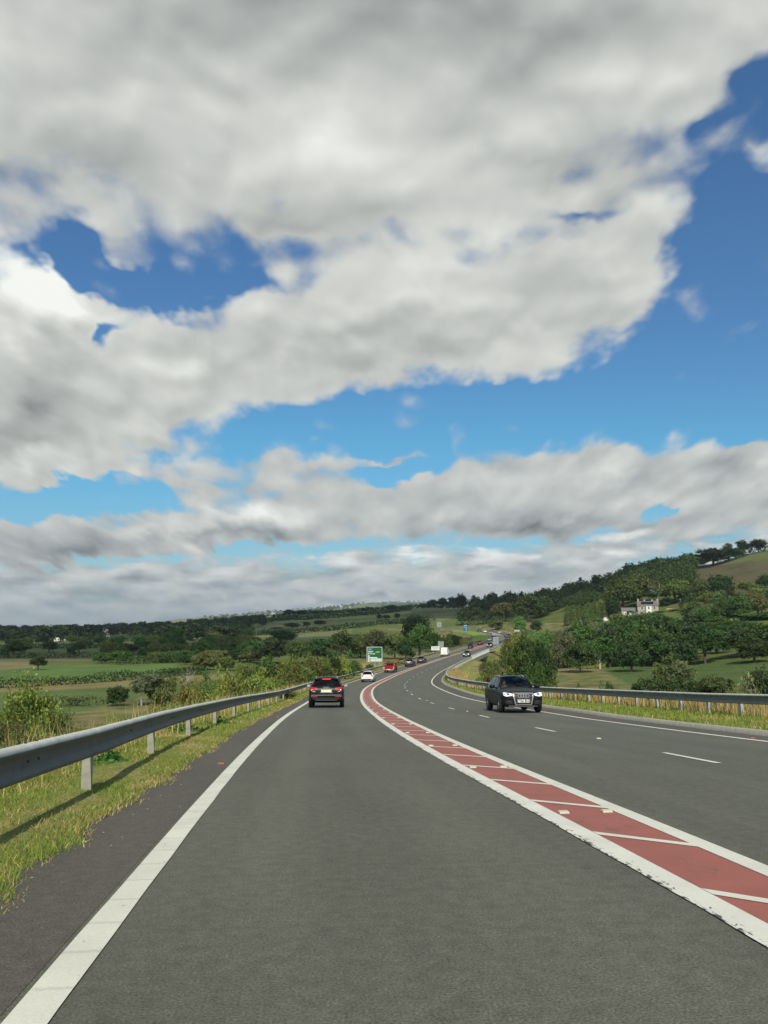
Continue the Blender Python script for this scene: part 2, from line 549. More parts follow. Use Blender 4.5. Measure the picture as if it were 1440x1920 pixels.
def asphalt_mat(name, base, speck=1.0, lane=False):
    m = bpy.data.materials.new(name); m.use_nodes = True
    t = NT(m.node_tree); b = t.n['Principled BSDF']
    uv = t.node('ShaderNodeUVMap').outputs[0]          # metres: u across, v along
    fine = t.noise(uv, 70.0, 3.0, 0.8)
    chip = t.noise(uv, 38.0, 2.0, 0.7)
    mp = t.node('ShaderNodeMapping'); t.put(mp.inputs[0], uv); mp.inputs['Scale'].default_value = (0.8, 0.06, 1)
    streak = t.noise(mp.outputs[0], 1.6, 5.0, 0.6)
    patch = t.noise(uv, 0.35, 5.0, 0.65)
    v = t.math('MULTIPLY', t.maprange(fine, 0.30, 0.72, 0.35, 1.75, False), t.maprange(streak, 0.3, 0.7, 0.90, 1.10, False))
    v = t.math('MULTIPLY', v, t.maprange(patch, 0.3, 0.7, 0.93, 1.07, False))
    mott = t.noise(uv, 9.0, 4.0, 0.7)
    v = t.math('MULTIPLY', v, t.maprange(mott, 0.3, 0.7, 0.80, 1.20, False))
    v = t.math('ADD', v, t.math('MULTIPLY', t.maprange(chip, 0.66, 0.78, 0.0, 1.0), 1.3 * speck))
    if lane:      # polished wheel tracks and an oil streak between them, in both directions
        sp = t.node('ShaderNodeSeparateXYZ'); t.put(sp.inputs[0], uv)
        u = sp.outputs[0]
        wob = t.math('MULTIPLY', t.math('SUBTRACT', streak, 0.5), 0.35)
        u = t.math('ADD', u, wob)
        acc = 1.0
        for c, w_, a in ((-2.55, 0.42, .07), (-0.95, 0.42, .07), (-1.75, 0.35, -.05), (1.7, .42, .06), (3.2, .42, .06), (5.1, .42, .06), (6.6, .42, .06)):
            d_ = t.math('ABSOLUTE', t.math('SUBTRACT', u, c))
            acc = t.math('ADD', t.math('MULTIPLY', t.maprange(d_, 0.0, w_, 1.0, 0.0), a), acc)
        v = t.math('MULTIPLY', v, acc)
    sc = t.node('ShaderNodeVectorMath', operation='SCALE'); sc.inputs[0].default_value = base; t.put(sc.inputs['Scale'], v)
    t.put(b.inputs['Base Color'], sc.outputs[0])
    b.inputs['Roughness'].default_value = 0.82
    b.inputs['Specular IOR Level'].default_value = 0.35
    bn = t.node('ShaderNodeBump'); bn.inputs['Strength'].default_value = 0.55; bn.inputs['Distance'].default_value = 0.006
    t.put(bn.inputs['Height'], fine); t.l.new(bn.outputs[0], b.inputs['Normal'])
    MATS[name] = m
    return m


def paint_mat(name, col, under, wear=0.5, scale=14.0, ribs=False, edge=False):
    """road paint worn through to what lies beneath"""
    m = bpy.data.materials.new(name); m.use_nodes = True
    t = NT(m.node_tree); b = t.n['Principled BSDF']
    uv = t.node('ShaderNodeUVMap').outputs[0]
    mp = t.node('ShaderNodeMapping'); t.put(mp.inputs[0], uv); mp.inputs['Scale'].default_value = (1.6, 0.7, 1)
    a = t.noise(mp.outputs[0], scale, 6.0, 0.68, 0.6)
    c = t.noise(uv, 2.2, 3.0, 0.5)
    d = t.noise(uv, 60.0, 3.0, 0.7)
    w = t.math('ADD', a, t.math('MULTIPLY', t.math('SUBTRACT', c, 0.5), 0.25))
    if edge:
        sp = t.node('ShaderNodeSeparateXYZ'); t.put(sp.inputs[0], uv)
        w = t.math('ADD', w, t.maprange(sp.outputs[0], -.115, -.01, .17, -.03, False))
    k = t.maprange(w, 0.71 - 0.13 * wear, 0.75 - 0.13 * wear, 0.0, 0.9)
    dirt = t.maprange(c, 0.3, 0.75, 1.0, 0.84, False)
    dirt = t.math('MULTIPLY', dirt, t.maprange(d, 0.3, 0.75, 0.86, 1.08, False))
    if ribs:
        sp = t.node('ShaderNodeSeparateXYZ'); t.put(sp.inputs[0], uv)
        fr = t.math('ABSOLUTE', t.math('SUBTRACT', t.math('FRACT', t.math('DIVIDE', t.math('ADD', sp.outputs[1], t.math('MULTIPLY', a, .06)), .5)), .5))
        dirt = t.math('MULTIPLY', dirt, t.maprange(fr, .0, .06, .80, 1.0, False))
    sc = t.node('ShaderNodeVectorMath', operation='SCALE'); sc.inputs[0].default_value = col; t.put(sc.inputs['Scale'], dirt)
    t.put(b.inputs['Base Color'], t.mix(k, sc.outputs[0], under))
    b.inputs['Roughness'].default_value = 0.7
    b.inputs['Specular IOR Level'].default_value = 0.35
    bn = t.node('ShaderNodeBump'); bn.inputs['Strength'].default_value = 0.3; bn.inputs['Distance'].default_value = 0.004
    t.put(bn.inputs['Height'], t.math('SUBTRACT', d, k)); t.l.new(bn.outputs[0], b.inputs['Normal'])
    MATS[name] = m
    return m

# ------------------------------------------------------------------ the road's line: curvature and gradient along it
KS = [-12.0, 0.0, 5.0, 10.0, 15.0, 20.0, 30.0, 40.0, 50.0, 70.0, 90.0, 110.0, 130.0, 150.0, 175.0, 200.0, 230.0, 270.0, 300.0, 330.0, 360.0, 390.0, 420.0, 450.0, 480.0, 520.0, 560.0]
KK = [-0.258, -0.303, -0.091, 0.096, 0.193, 0.152, 0.128, 0.092, 0.099, 0.162, 0.192, 0.194, 0.225, 0.183, 0.105, 0.027, 0.021, 0.013, -0.005, -0.007, 0.029, 0.03, -0.287, -0.083, -0.199, -0.482, -0.707]
GG = [-4.686, -2.616, -6.007, -6.608, -6.614, -6.606, -6.274, -6.399, -6.057, -4.292, -4.418, -3.807, -1.761, -1.084, -0.268, 0.285, 0.06, -0.053, 1.394, 0.292, 2.409, -0.242, 2.585, 2.874, 2.879, 2.834, 2.559]
ss = np.arange(-12, 641, .5)
i0 = 24
th = np.cumsum(np.interp(ss, KS, KK) / 100) * .5; th = th - th[i0] - 0.08655909
th[ss > 600] = th[ss <= 600][-1]
rz = np.cumsum(np.interp(ss, KS, GG) / 100) * .5; rz = rz - rz[i0] - 1.38984
rx = np.cumsum(np.sin(th)) * .5; rx = rx - rx[i0] + 2.38247
ry = np.cumsum(np.cos(th)) * .5; ry = ry - ry[i0]
# run straight on behind the camera
nb = 60
e = np.arange(nb, 0, -1) * .5
ss = np.r_[ss[0] - e, ss]; rx = np.r_[rx[0] - e * math.sin(th[0]), rx]; ry = np.r_[ry[0] - e * math.cos(th[0]), ry]
rz = np.r_[rz[0] + e * .045, rz]; th = np.r_[np.full(nb, th[0]), th]
CFS = ([0, 30, 80, 160, 300], np.array([0.0729, -0.9638, 0.8127, 0.9244, 3.96]) / 100)


def RP(s, o, lift=0.0):
    """point(s) on the road surface: s metres along, o metres right of the line between the lanes"""
    s = np.asarray(s, float); o = np.asarray(o, float)
    x = np.interp(s, ss, rx); y = np.interp(s, ss, ry); z = np.interp(s, ss, rz); t = np.interp(s, ss, th)
    cf = np.interp(s, *CFS)
    return np.stack([x + o * np.cos(t), y - o * np.sin(t), z + np.clip(o, -5, 9) * cf + lift], -1)


def heading(s):
    return float(np.interp(s, ss, th))


def wid(s):       # width of the hatched strip: opens into a ghost island near the junction
    return np.interp(s, [0, 25, 80, 200, 262, 345, 420, 470, 520, 640], [.72, .89, .85, .86, .86, 2.9, 3.6, 3.2, .9, .9])


def strip(name, s0, s1, ds, offs, lift, mat, parent=None, thick=0.0):
    """a sheet along the road; offs: list of offsets (numbers or functions of s); lift: number or list"""
    s = np.linspace(s0, s1, max(2, int(round((s1 - s0) / ds)) + 1))
    n = len(offs)
    lf = lift if hasattr(lift, '__len__') else [lift] * n
    V = []; UV = []
    for o, l in zip(offs, lf):
        oo = o(s) if callable(o) else np.full_like(s, o)
        ll = l(s) if callable(l) else l
        V.append(RP(s, oo, ll)); UV.append(np.stack([oo, s], -1))
    V = np.stack(V, 1).reshape(-1, 3); UV = np.stack(UV, 1).reshape(-1, 2)
    i = np.arange(len(s) - 1)[:, None] * n + np.arange(n - 1)[None]
    fc = np.stack([i, i + 1, i + n + 1, i + n], -1).reshape(-1, 4)
    return link(name, np_mesh(name, V, fc, mat, False, UV), parent)


ASPH = asphalt_mat('asphalt', (0.106, 0.106, 0.080), 1.0, True)
ASPH2 = asphalt_mat('shoulder_asphalt', (0.092, 0.084, 0.067), 1.6)
WHITE = paint_mat('white_road_paint', (0.72, 0.71, 0.61), (0.09, 0.085, 0.07), 0.25)
WHITE_R = paint_mat('ribbed_white_paint', (0.72, 0.71, 0.61), (0.09, 0.085, 0.07), 0.35, 14.0, True)
WHITE_W = paint_mat('worn_white_road_paint', (0.74, 0.73, 0.64), (0.03, 0.03, 0.028), 0.45, 16.0, False, True)
RED = paint_mat('red_surfacing', (0.36, 0.122, 0.092), (0.20, 0.105, 0.08), 0.9, 5.0)
BUFF = paint_mat('buff_surfacing', (0.42, 0.32, 0.22), (0.2, 0.16, 0.12), 0.2, 6.0)
CONC = pbr('concrete', (0.37, 0.35, 0.29), 0.9, noise=.25, nscale=6.0, bump=.3)

road = strip('road', -40, 620, 1.0, [-3.62, -1.75, 0, 1.9, 4.05, 5.7, 7.35], 0.0, ASPH)
tag(road, 'dark asphalt road with two lanes towards and one away', 'road', kind='structure')
sh1 = strip('hard_shoulder', -40, 620, 1.0, [lambda s: -4.42 + .10 * (fbm(s * .9, s * 0, 3) - .5), -3.6], [-.004, .003], ASPH2)
tag(sh1, 'grey brown asphalt edge strip between white line and grass verge', 'road edge', kind='structure')
sh2 = strip('road_edge', -40, 620, 1.0, [7.34, lambda s: np.interp(s, [0, 22, 40, 100, 640], [8.2, 8.35, 8.75, 8.6, 8.4])], [.003, -.004], ASPH2)
tag(sh2, 'grey asphalt strip between right edge line and kerb', 'road edge', kind='structure')
L4 = 0.008
strip('edge_line', -38, 600, 1.0, [lambda s: -3.474 - .095 + .008 * fbm(s * 3, s * 0, 5), lambda s: -3.474 + .095 + .012 * (fbm(s * 5, s * 0, 9) - .5)], L4, WHITE_R, road)
strip('edge_line', -38, 438, 1.0, [7.325 - .08, 7.325 + .08], L4, WHITE, road)
strip('red_strip', -38, 345, 1.0, [.05, lambda s: wid(s) - .05], .004, RED, road)
strip('buff_strip', 345.0, 520, 1.0, [.05, lambda s: wid(s) - .05], .004, BUFF, road)
strip('border_line', -38, 600, .5, [lambda s: -.105 - .03 * (fbm(s * 4, s * 0, 11) - .3) , .095], L4, WHITE_W, road)
strip('border_line', -38, 600, 1.0, [lambda s: wid(s) - .085, lambda s: wid(s) + .085], L4, WHITE, road)
HB = []
for k in range(52):
    s_ = 3.4 + 2.0 * k
    w_ = float(wid(s_)); a, b = .10, w_ - .09
    sl = -.62
    pts = RP([s_ - .075, s_ + .075, s_ + .075 + sl, s_ - .075 + sl], [a, a, b, b], 0.0082)
    me = np_mesh('hatch_bar', pts, [(0, 3, 2, 1)], WHITE, False, [(a, s_ - .1), (a, s_ + .1), (b, s_ + .1), (b, s_ - .1)])
    link('hatch_bar', me, road)
for k in range(27):
    s_ = 4.0 + 9.0 * k
    if s_ > 200 and k % 1: continue
    strip('lane_dash', s_, s_ + 2.05, .7, [4.054 - .055, 4.054 + .055], L4, WHITE, road)
STUD_W = pbr('stud_white', (0.50, 0.47, 0.36), .6)
STUD_R = pbr('stud_red', (0.33, 0.10, 0.07), .6)


def stud(s, o, mat):
    mb = MB()
    p = RP(s, o, .0085)
    h = heading(s)
    x = Vector((math.cos(h), -math.sin(h), 0)); y = Vector((math.sin(h), math.cos(h), 0)); z = Vector((0, 0, 1))
    c = Vector(p)
    a = [c + x * u * .05 + y * v * .05 for u, v in ((-1, -1), (1, -1), (1, 1), (-1, 1))]
    b = [c + x * u * .045 + y * v * .03 + z * .018 for u, v in ((-1, -1), (1, -1), (1, 1), (-1, 1))]
    mb.add(a + b, [(0, 3, 2, 1), (4, 5, 6, 7), (0, 1, 5, 4), (1, 2, 6, 5), (2, 3, 7, 6), (3, 0, 4, 7)])
    mb.build('road_stud', mat, road)


for k in range(16):
    stud(4.0 + 4.5 * k, .17, STUD_W); stud(4.0 + 4.5 * k, float(wid(4 + 4.5 * k)) - .17, STUD_W)
for k in range(6): stud(19.0 + 18 * k, 4.2, STUD_W)
for s_ in (14.3, 32, 50): stud(s_, -3.72, STUD_R)
for s_ in (18.5, 36.5): stud(s_, 7.55, STUD_R)

kerb = strip('kerb', -40, 205, 1.0, [lambda s: np.interp(s, [0, 22, 40, 100, 640], [8.2, 8.35, 8.75, 8.6, 8.4]) - .002, lambda s: np.interp(s, [0, 22, 40, 100, 640], [8.2, 8.35, 8.75, 8.6, 8.4]) + .02,
             lambda s: np.interp(s, [0, 22, 40, 100, 640], [8.2, 8.35, 8.75, 8.6, 8.4]) + .26], [-.05, .10, .11], CONC)
tag(kerb, 'low grey concrete kerb along the right hand verge', 'kerb', kind='structure')

# ------------------------------------------------------------------ the lie of the land: height by bearing (columns) and distance (rows)
TX = np.array([-900, -300, 0, 200, 420, 560, 700, 800, 900, 1000, 1100, 1217, 1330, 1440, 1800, 2600.])
TY = np.array([0, 60, 120, 180, 260, 350, 450, 520, 600, 700, 800, 1000, 1400, 2200, 3500, 5200, 8000, 13000.])
TZ = np.array([
    # -900 -300   0   200  420  560  700  800  900 1000 1100 1217 1330 1440 1800 2600
    [-11, -11, -11, -11, -11, -11, -11, -11, -11, -11, -10, -10, -10, -10, -10, -10],   # 0
    [-11, -11, -11, -11, -11, -11, -11, -11, -11, -11, -10, -10, -10, -10, -9, -9],     # 60
    [-11, -11, -11, -11, -11, -11, -11, -11, -11, -11, -10.5, -10, -10, -10, -8, -7],   # 120
    [-11, -11, -11, -11, -11, -11, -11, -11, -11, -11, -10.5, -10, -10, -9, -6, -4],    # 180
    [-11, -11, -11, -11, -11, -11, -11, -11, -10, -10, -10, -9, -8, -5, 0, 4],          # 260
    [-11, -11, -11, -11, -11, -11, -10.5, -10, -8, -7, -5, -2, 0, 5, 12, 18],           # 350
    [-11, -11, -11, -11, -10.5, -9.5, -8.5, -8, -7, -4, 0, 6.6, 12, 20, 34, 44],        # 450
    [-11, -11, -11, -10.5, -9.5, -7.5, -5.5, -5, -4, -1, 5, 16, 26, 35, 52, 64],        # 520
    [-10, -10, -9.5, -9.5, -8.5, -5, -1.0, 0, 1, 5, 14, 31, 40, 52, 68, 80],            # 600
    [-10, -10, -9.5, -9, -7, -1, 5, 7, 9, 13, 26, 42, 50, 61, 80, 90],                  # 700
    [-10, -9, -9, -8.5, -5, 5, 10, 14, 16, 19, 28, 46, 53, 62, 84, 94],                 # 800
    [-10, -9, -8, -7, -1, 14.5, 18, 22, 20, 22, 28, 40, 50, 58, 80, 90],                # 1000
    [-8, -8, -6, -3, 6, 14, 16, 20, 18, 20, 22, 30, 40, 44, 60, 70],                    # 1400
    [-10, -10, -8, -4, 6, 14, 20, 20, 10, 10, 10, 10, 20, 20, 30, 40],                  # 2200
    [-6, -6, -6, 0, 35, 52, 60, 64, 50, 30, 10, 10, 10, 10, 20, 20],                    # 3500
    [20, 10, 6, 16, 74, 108, 146, 152, 120, 80, 40, 30, 30, 30, 30, 30],                # 5200
    [20, 14, 6, 10, 60, 90, 120, 120, 100, 60, 30, 20, 20, 20, 20, 20],                 # 8000
    [-40, -40, -40, -40, -40, -40, -40, -40, -40, -40, -40, -40, -40, -40, -40, -40]], float)


def table(px, Y):
    px = np.clip(px, TX[0], TX[-1]); Y = np.clip(Y, 0, TY[-1] - 1)
    i = np.clip(np.searchsorted(TX, px, side='right') - 1, 0, len(TX) - 2)
    j = np.clip(np.searchsorted(TY, Y, side='right') - 1, 0, len(TY) - 2)
    a = (px - TX[i]) / (TX[i + 1] - TX[i]); b = (Y - TY[j]) / (TY[j + 1] - TY[j])
    a = a * .5 + .5 * a * a * (3 - 2 * a); b = b * .5 + .5 * b * b * (3 - 2 * b)
    return (TZ[j, i] * (1 - a) + TZ[j, i + 1] * a) * (1 - b) + (TZ[j + 1, i] * (1 - a) + TZ[j + 1, i + 1] * a) * b


_si = np.arange(0, len(ss), 3)


def road_near(x, y):
    """nearest s and offset on the road for arrays x, y"""
    sh = x.shape; x = x.ravel(); y = y.ravel()
    S = np.zeros_like(x); O = np.full_like(x, 1e9)
    near = (y > -60) & (y < 640) & (np.abs(x) < 260)
    idx = np.nonzero(near)[0]
    for c in range(0, len(idx), 20000):
        k = idx[c:c + 20000]
        d = (x[k][:, None] - rx[_si][None]) ** 2 + (y[k][:, None] - ry[_si][None]) ** 2
        j = _si[d.argmin(1)]
        ddx = x[k] - rx[j]; ddy = y[k] - ry[j]
        along = ddx * np.sin(th[j]) + ddy * np.cos(th[j])
        S[k] = ss[j] + along
        O[k] = ddx * np.cos(th[j]) - ddy * np.sin(th[j])
        far = np.abs(along) > 6
        O[k[far]] = 1e9
    return S.reshape(sh), O.reshape(sh)


def right_flat(s):     # how far the flat verge on the right reaches
    return np.interp(s, [0, 45, 75, 110, 150, 200, 206, 262, 270, 640], [12.4, 12.3, 10.3, 10.0, 9.8, 9.6, 9.3, 9.3, 10.5, 11.5])


def ground_z(x, y, under=True):
    x = np.asarray(x, float); y = np.asarray(y, float)
    px = CX + x / np.maximum(y, 4.0) * 1568.0
    t = table(px, y)
    amp = np.clip(y / 400.0, .25, 3.0)
    t = t + amp * (fbm(x / 55.0, y / 55.0, 21) - .5) * 1.6
    S, O = road_near(x, y)
    m = np.abs(O) < 120
    z = t.copy() if hasattr(t, 'copy') else np.array(t)
    if m.any():
        s = S[m]; o = O[m]
        r = np.interp(s, ss, rz) + np.clip(o, -5, 9) * np.interp(s, *CFS)
        e_ = np.maximum(np.maximum(-6.4 - o, o - right_flat(s)), 0)
        zz_ = r + np.clip(t[m] - r, -e_ * .47, e_ * .42)
        inside = (o > -7.2) & (o < right_flat(s) + .4)
        if under: zz_ = np.where(inside, zz_ - .30, zz_ - .10 * (np.abs(o) < 22))
        # the cutting that passes under the bridge
        cut = np.clip((20 - np.abs(s - 234)) / 5.0, 0, 1) * np.clip((70 - np.abs(o)) / 25.0, 0, 1)
        zz_ = np.where(cut > 0, np.minimum(zz_, zz_ * (1 - cut) + (r - 6.0) * cut), zz_)
        z[m] = zz_
    return z


def proj(x, y, z):
    P_ = np.stack([np.asarray(x, float), np.asarray(y, float), np.asarray(z, float)], -1)
    X = P_ @ np.array(R2); Y = P_ @ np.array(U2); D = P_ @ np.array(_f)
    D = np.maximum(D, .1)
    return CX + F * X / D, CY - F * Y / D


def ray(px, py):
    d = R2 * ((px - CX) / F) + U2 * ((CY - py) / F) + _f
    return d / d.y


def at(px, py, Y):
    """world point at depth Y along the sight line of the photo's px,py"""
    return ray(px, py) * Y


def ground_at(px, Y):
    """ground point below the photo's column px at depth Y"""
    d = ray(px, HY)
    z = float(ground_z(np.array([d.x * Y]), np.array([Y]), False)[0])
    return Vector((d.x * Y, Y, z))


_YS = np.exp(np.linspace(math.log(14), math.log(6000), 900))


def hit(px, py):
    """where the sight line through px,py first meets the ground"""
    d = ray(px, py)
    g = ground_z(d.x * _YS, _YS, False)
    k = np.nonzero(d.z * _YS <= g)[0]
    Y = _YS[k[0]] if len(k) else 3000.0
    return Vector((d.x * Y, Y, float(g[k[0]]) if len(k) else 0.0))


# ---- the ground sheet
def axis_pts(lim, fine, near, growth):
    a = [0.0]
    while a[-1] < lim:
        a.append(a[-1] + max(fine, growth * (a[-1] - near) if a[-1] > near else fine))
    return np.array(a)


gx = axis_pts(9000, 1.0, 30, .0165); gx = np.r_[-gx[::-1][:-1], gx]
gy = axis_pts(12500, 1.1, 70, .0125); gy = np.r_[-np.arange(1, 32)[::-1] * 2.0, gy]
GX, GY = np.meshgrid(gx, gy)
GZ = ground_z(GX, GY)
nx_ = len(gx); ny_ = len(gy)
ii = np.arange(ny_ - 1)[:, None] * nx_ + np.arange(nx_ - 1)[None]
gfaces = np.stack([ii, ii + 1, ii + nx_ + 1, ii + nx_], -1).reshape(-1, 4)

MEADOW = (0.105, 0.135, 0.035)
# fields: outline in the photo, depth range, colour of what grows there, roughness of its mix
FIELDS = [
    ([(-60, 1280), (440, 1255), (440, 1292), (260, 1345), (-60, 1345)], 60, 300, (0.105, 0.15, 0.042), .35),
    ([(-60, 1284), (150, 1277), (300, 1270), (440, 1262), (440, 1272), (320, 1281), (200, 1290), (-60, 1300)], 60, 300, (0.22, 0.19, 0.075), .6),
    ([(-60, 1252), (330, 1243), (330, 1262), (160, 1273), (-60, 1283)], 100, 500, (0.105, 0.175, 0.04), .2),
    ([(-60, 1243), (60, 1241), (80, 1250), (-60, 1262)], 100, 500, (0.20, 0.18, 0.08), .4),
    ([(-60, 1235), (190, 1228), (190, 1237), (-60, 1243)], 100, 700, (0.15, 0.145, 0.06), .5),
    ([(-60, 1205), (230, 1200), (420, 1195), (420, 1228), (-60, 1236)], 200, 900, (0.095, 0.125, 0.04), .3),
    ([(330, 1186), (480, 1178), (660, 1176), (660, 1200), (350, 1205)], 400, 900, (0.15, 0.17, 0.07), .3),
    ([(505, 1168), (700, 1158), (770, 1150), (770, 1142), (660, 1150), (515, 1163)], 400, 1300, (0.14, 0.20, 0.07), .25),
    ([(500, 1172), (640, 1166), (770, 1155), (865, 1144), (840, 1162), (660, 1176), (500, 1180)], 400, 1300, (0.16, 0.18, 0.075), .25),
    ([(615, 1236), (720, 1231), (800, 1228), (800, 1262), (615, 1262)], 90, 420, (0.30, 0.24, 0.085), .3),
    ([(805, 1196), (862, 1189), (862, 1214), (805, 1222)], 150, 600, (0.33, 0.26, 0.11), .45),
    ([(600, 1222), (660, 1219), (660, 1232), (600, 1234)], 150, 600, (0.11, 0.165, 0.04), .2),
    ([(960, 1178), (1010, 1170), (1095, 1167), (1095, 1183), (1000, 1185), (960, 1186)], 300, 700, (0.36, 0.29, 0.10), .3),
    ([(940, 1184), (1010, 1184), (1060, 1186), (1050, 1206), (940, 1206)], 300, 700, (0.13, 0.19, 0.045), .3),
    ([(1020, 1222), (1075, 1222), (1075, 1255), (1020, 1255)], 80, 420, (0.26, 0.22, 0.10), .4),
    ([(1000, 1248), (1500, 1236), (1500, 1284), (1000, 1292)], 60, 420, (0.085, 0.13, 0.035), .3),
    ([(1250, 1290), (1500, 1284), (1500, 1306), (1250, 1306)], 50, 300, (0.26, 0.19, 0.09), .5),
    ([(1330, 1140), (1390, 1130), (1390, 1175), (1330, 1175)], 200, 600, (0.24, 0.23, 0.09), .5),
    ([(1285, 1112), (1290, 1076), (1330, 1050), (1400, 1028), (1500, 1010), (1500, 1130), (1300, 1120)], 300, 760, (0.095, 0.086, 0.040), .3),
    ([(1350, 1040), (1400, 1024), (1500, 1008), (1500, 1046), (1400, 1052), (1350, 1062)], 300, 760, (0.11, 0.135, 0.042), .2),
]


def inside_poly(px, py, poly):
    r = np.zeros(px.shape, bool)
    n = len(poly)
    for a in range(n):
        x0, y0 = poly[a]; x1, y1 = poly[(a + 1) % n]
        if y0 == y1: continue
        c = ((y0 > py) != (y1 > py)) & (px < (x1 - x0) * (py - y0) / (y1 - y0) + x0)
        r ^= c
    return r


gpx, gpy = proj(GX, GY, GZ)
col = np.empty(GX.shape + (4,)); col[..., :3] = MEADOW; col[..., 3] = .35
for poly, y0, y1, c, rough in FIELDS:
    m = (GY > y0) & (GY < y1) & inside_poly(gpx, gpy, poly)
    col[m, :3] = c; col[m, 3] = rough
# patchwork of small fields on the far hills
far = GY > 2300
cellx = np.floor(GX / 190 + 2 * fbm(GX / 600, GY / 600, 5)); celly = np.floor(GY / 330 + 2 * fbm(GX / 500, GY / 500, 6))
rnd = np.abs(np.sin(cellx * 12.9898 + celly * 78.233) * 43758.5453) % 1.0
pal = np.array([(0.12, 0.20, 0.05), (0.30, 0.28, 0.10), (0.16, 0.21, 0.07), (0.05, 0.075, 0.03), (0.20, 0.25, 0.09), (0.09, 0.13, 0.045)])
col[far, :3] = pal[(rnd * 5.999).astype(int)][far]
# land under woods and scrub: rough dark herbage
S_, O_ = road_near(GX, GY)
slope = (np.abs(O_) < 40) & (GY < 600)
mixn = fbm(GX / 2.3, GY / 2.3, 31)
dry = np.array((0.25, 0.20, 0.09)); grn = np.array((0.10, 0.135, 0.035))
w_ = np.clip((mixn - .35) * 3, 0, 1)[..., None]
sl = (grn * (1 - w_) + dry * w_)
col[slope, :3] = sl[slope]; col[slope, 3] = .5


def ground_mat():
    m = bpy.data.materials.new('grassland'); m.use_nodes = True
    t = NT(m.node_tree); b = t.n['Principled BSDF']
    at_ = t.node('ShaderNodeAttribute', attribute_name='field')
    tcn = t.node('ShaderNodeTexCoord').outputs['Object']
    n1_ = t.noise(tcn, 0.06, 6.0, 0.62)
    n2_ = t.noise(tcn, 0.9, 5.0, 0.65)
    n3_ = t.noise(tcn, 7.0, 3.0, 0.7)
    v = t.math('MULTIPLY_ADD', t.math('SUBTRACT', n1_, .5), 1.3, 1.0)
    v = t.math('MULTIPLY', v, t.math('MULTIPLY_ADD', t.math('SUBTRACT', n2_, .5), 1.0, 1.0))
    v = t.math('MULTIPLY', v, t.math('MULTIPLY_ADD', t.math('SUBTRACT', n3_, .5), .9, 1.0))
    sc = t.node('ShaderNodeVectorMath', operation='SCALE'); t.put(sc.inputs[0], at_.outputs['Color']); t.put(sc.inputs['Scale'], v)
    tuss = t.mix(t.math('MULTIPLY', t.maprange(n2_, .5, .72, 0, 1), at_.outputs['Alpha']), sc.outputs[0], (0.20, 0.17, 0.07))
    tuss = t.mix(t.math('MULTIPLY', t.maprange(n1_, .56, .72, 0, 1), at_.outputs['Alpha']), tuss, (0.045, 0.065, 0.022))
    t.put(b.inputs['Base Color'], tuss)
    b.inputs['Roughness'].default_value = 0.9; b.inputs['Specular IOR Level'].default_value = 0.15
    bn = t.node('ShaderNodeBump'); bn.inputs['Strength'].default_value = 0.8; bn.inputs['Distance'].default_value = 0.5
    t.put(bn.inputs['Height'], t.math('ADD', n2_, t.math('MULTIPLY', n3_, .3))); t.l.new(bn.outputs[0], b.inputs['Normal'])
    return m


GMAT = ground_mat()
gme = np_mesh('ground', np.stack([GX, GY, GZ], -1).reshape(-1, 3), gfaces, GMAT, True)
ca = gme.color_attributes.new('field', 'FLOAT_COLOR', 'POINT')
ca.data.foreach_set('color', col.reshape(-1).astype(np.float32))
ground = link('ground', gme)
tag(ground, 'green valley fields and hills', 'ground', kind='structure')


# ---- verges: rough grass strips lying on the road's shoulders and running down the banks
def verge_mat(name, g, d, bal):
    m = bpy.data.materials.new(name); m.use_nodes = True
    t = NT(m.node_tree); b = t.n['Principled BSDF']
    tcn = t.node('ShaderNodeTexCoord').outputs['Object']
    a = t.noise(tcn, 0.8, 5.0, 0.65); f = t.noise(tcn, 16.0, 4.0, 0.75)
    c = t.mix(t.maprange(a, bal - .12, bal + .14, 0, 1), g, d)
    sc = t.node('ShaderNodeVectorMath', operation='SCALE'); t.put(sc.inputs[0], c); t.put(sc.inputs['Scale'], t.maprange(f, .25, .75, .35, 1.55, False))
    t.put(b.inputs['Base Color'], sc.outputs[0]); b.inputs['Roughness'].default_value = .95; b.inputs['Specular IOR Level'].default_value = .1
    bn = t.node('ShaderNodeBump'); bn.inputs['Strength'].default_value = 1.0; bn.inputs['Distance'].default_value = .06
    t.put(bn.inputs['Height'], f); t.l.new(bn.outputs[0], b.inputs['Normal'])
    return m


VM = verge_mat('verge_grass', (0.22, 0.25, 0.065), (0.36, 0.30, 0.13), .52)
bump_l = lambda a, sd: (lambda s: a + .10 * (fbm(s * .7, s * 0 + sd, 41) - .5))
v1 = strip('verge', -40, 392, .8, [lambda s: -4.30 + .30 * (fbm(s * 1.6, s * 0, 14) - .5), -4.75, -5.3, -6.0, -6.8, -8.0, -12.0], [-.015, bump_l(.03, 1), bump_l(.03, 2), bump_l(0, 3), bump_l(-.12, 4), -.72, -2.75], VM)
tag(v1, 'green and straw coloured grass verge under the left barrier', 'verge', kind='structure')
VMB = verge_mat('bright_verge_grass', (0.19, 0.30, 0.05), (0.26, 0.32, 0.08), .6)
v1b = strip('verge', 392, 620, .8, [-4.30, -6.0, -8.0, -10.0, -13.0], [-.015, .03, .03, -.1, -.6], VMB)
tag(v1b, 'bright sunlit grass island at the far bend', 'verge', kind='structure')
kr = lambda d: (lambda s: np.minimum(np.interp(s, [0, 22, 40, 100, 640], [8.2, 8.35, 8.75, 8.6, 8.4]) + d, right_flat(s)))
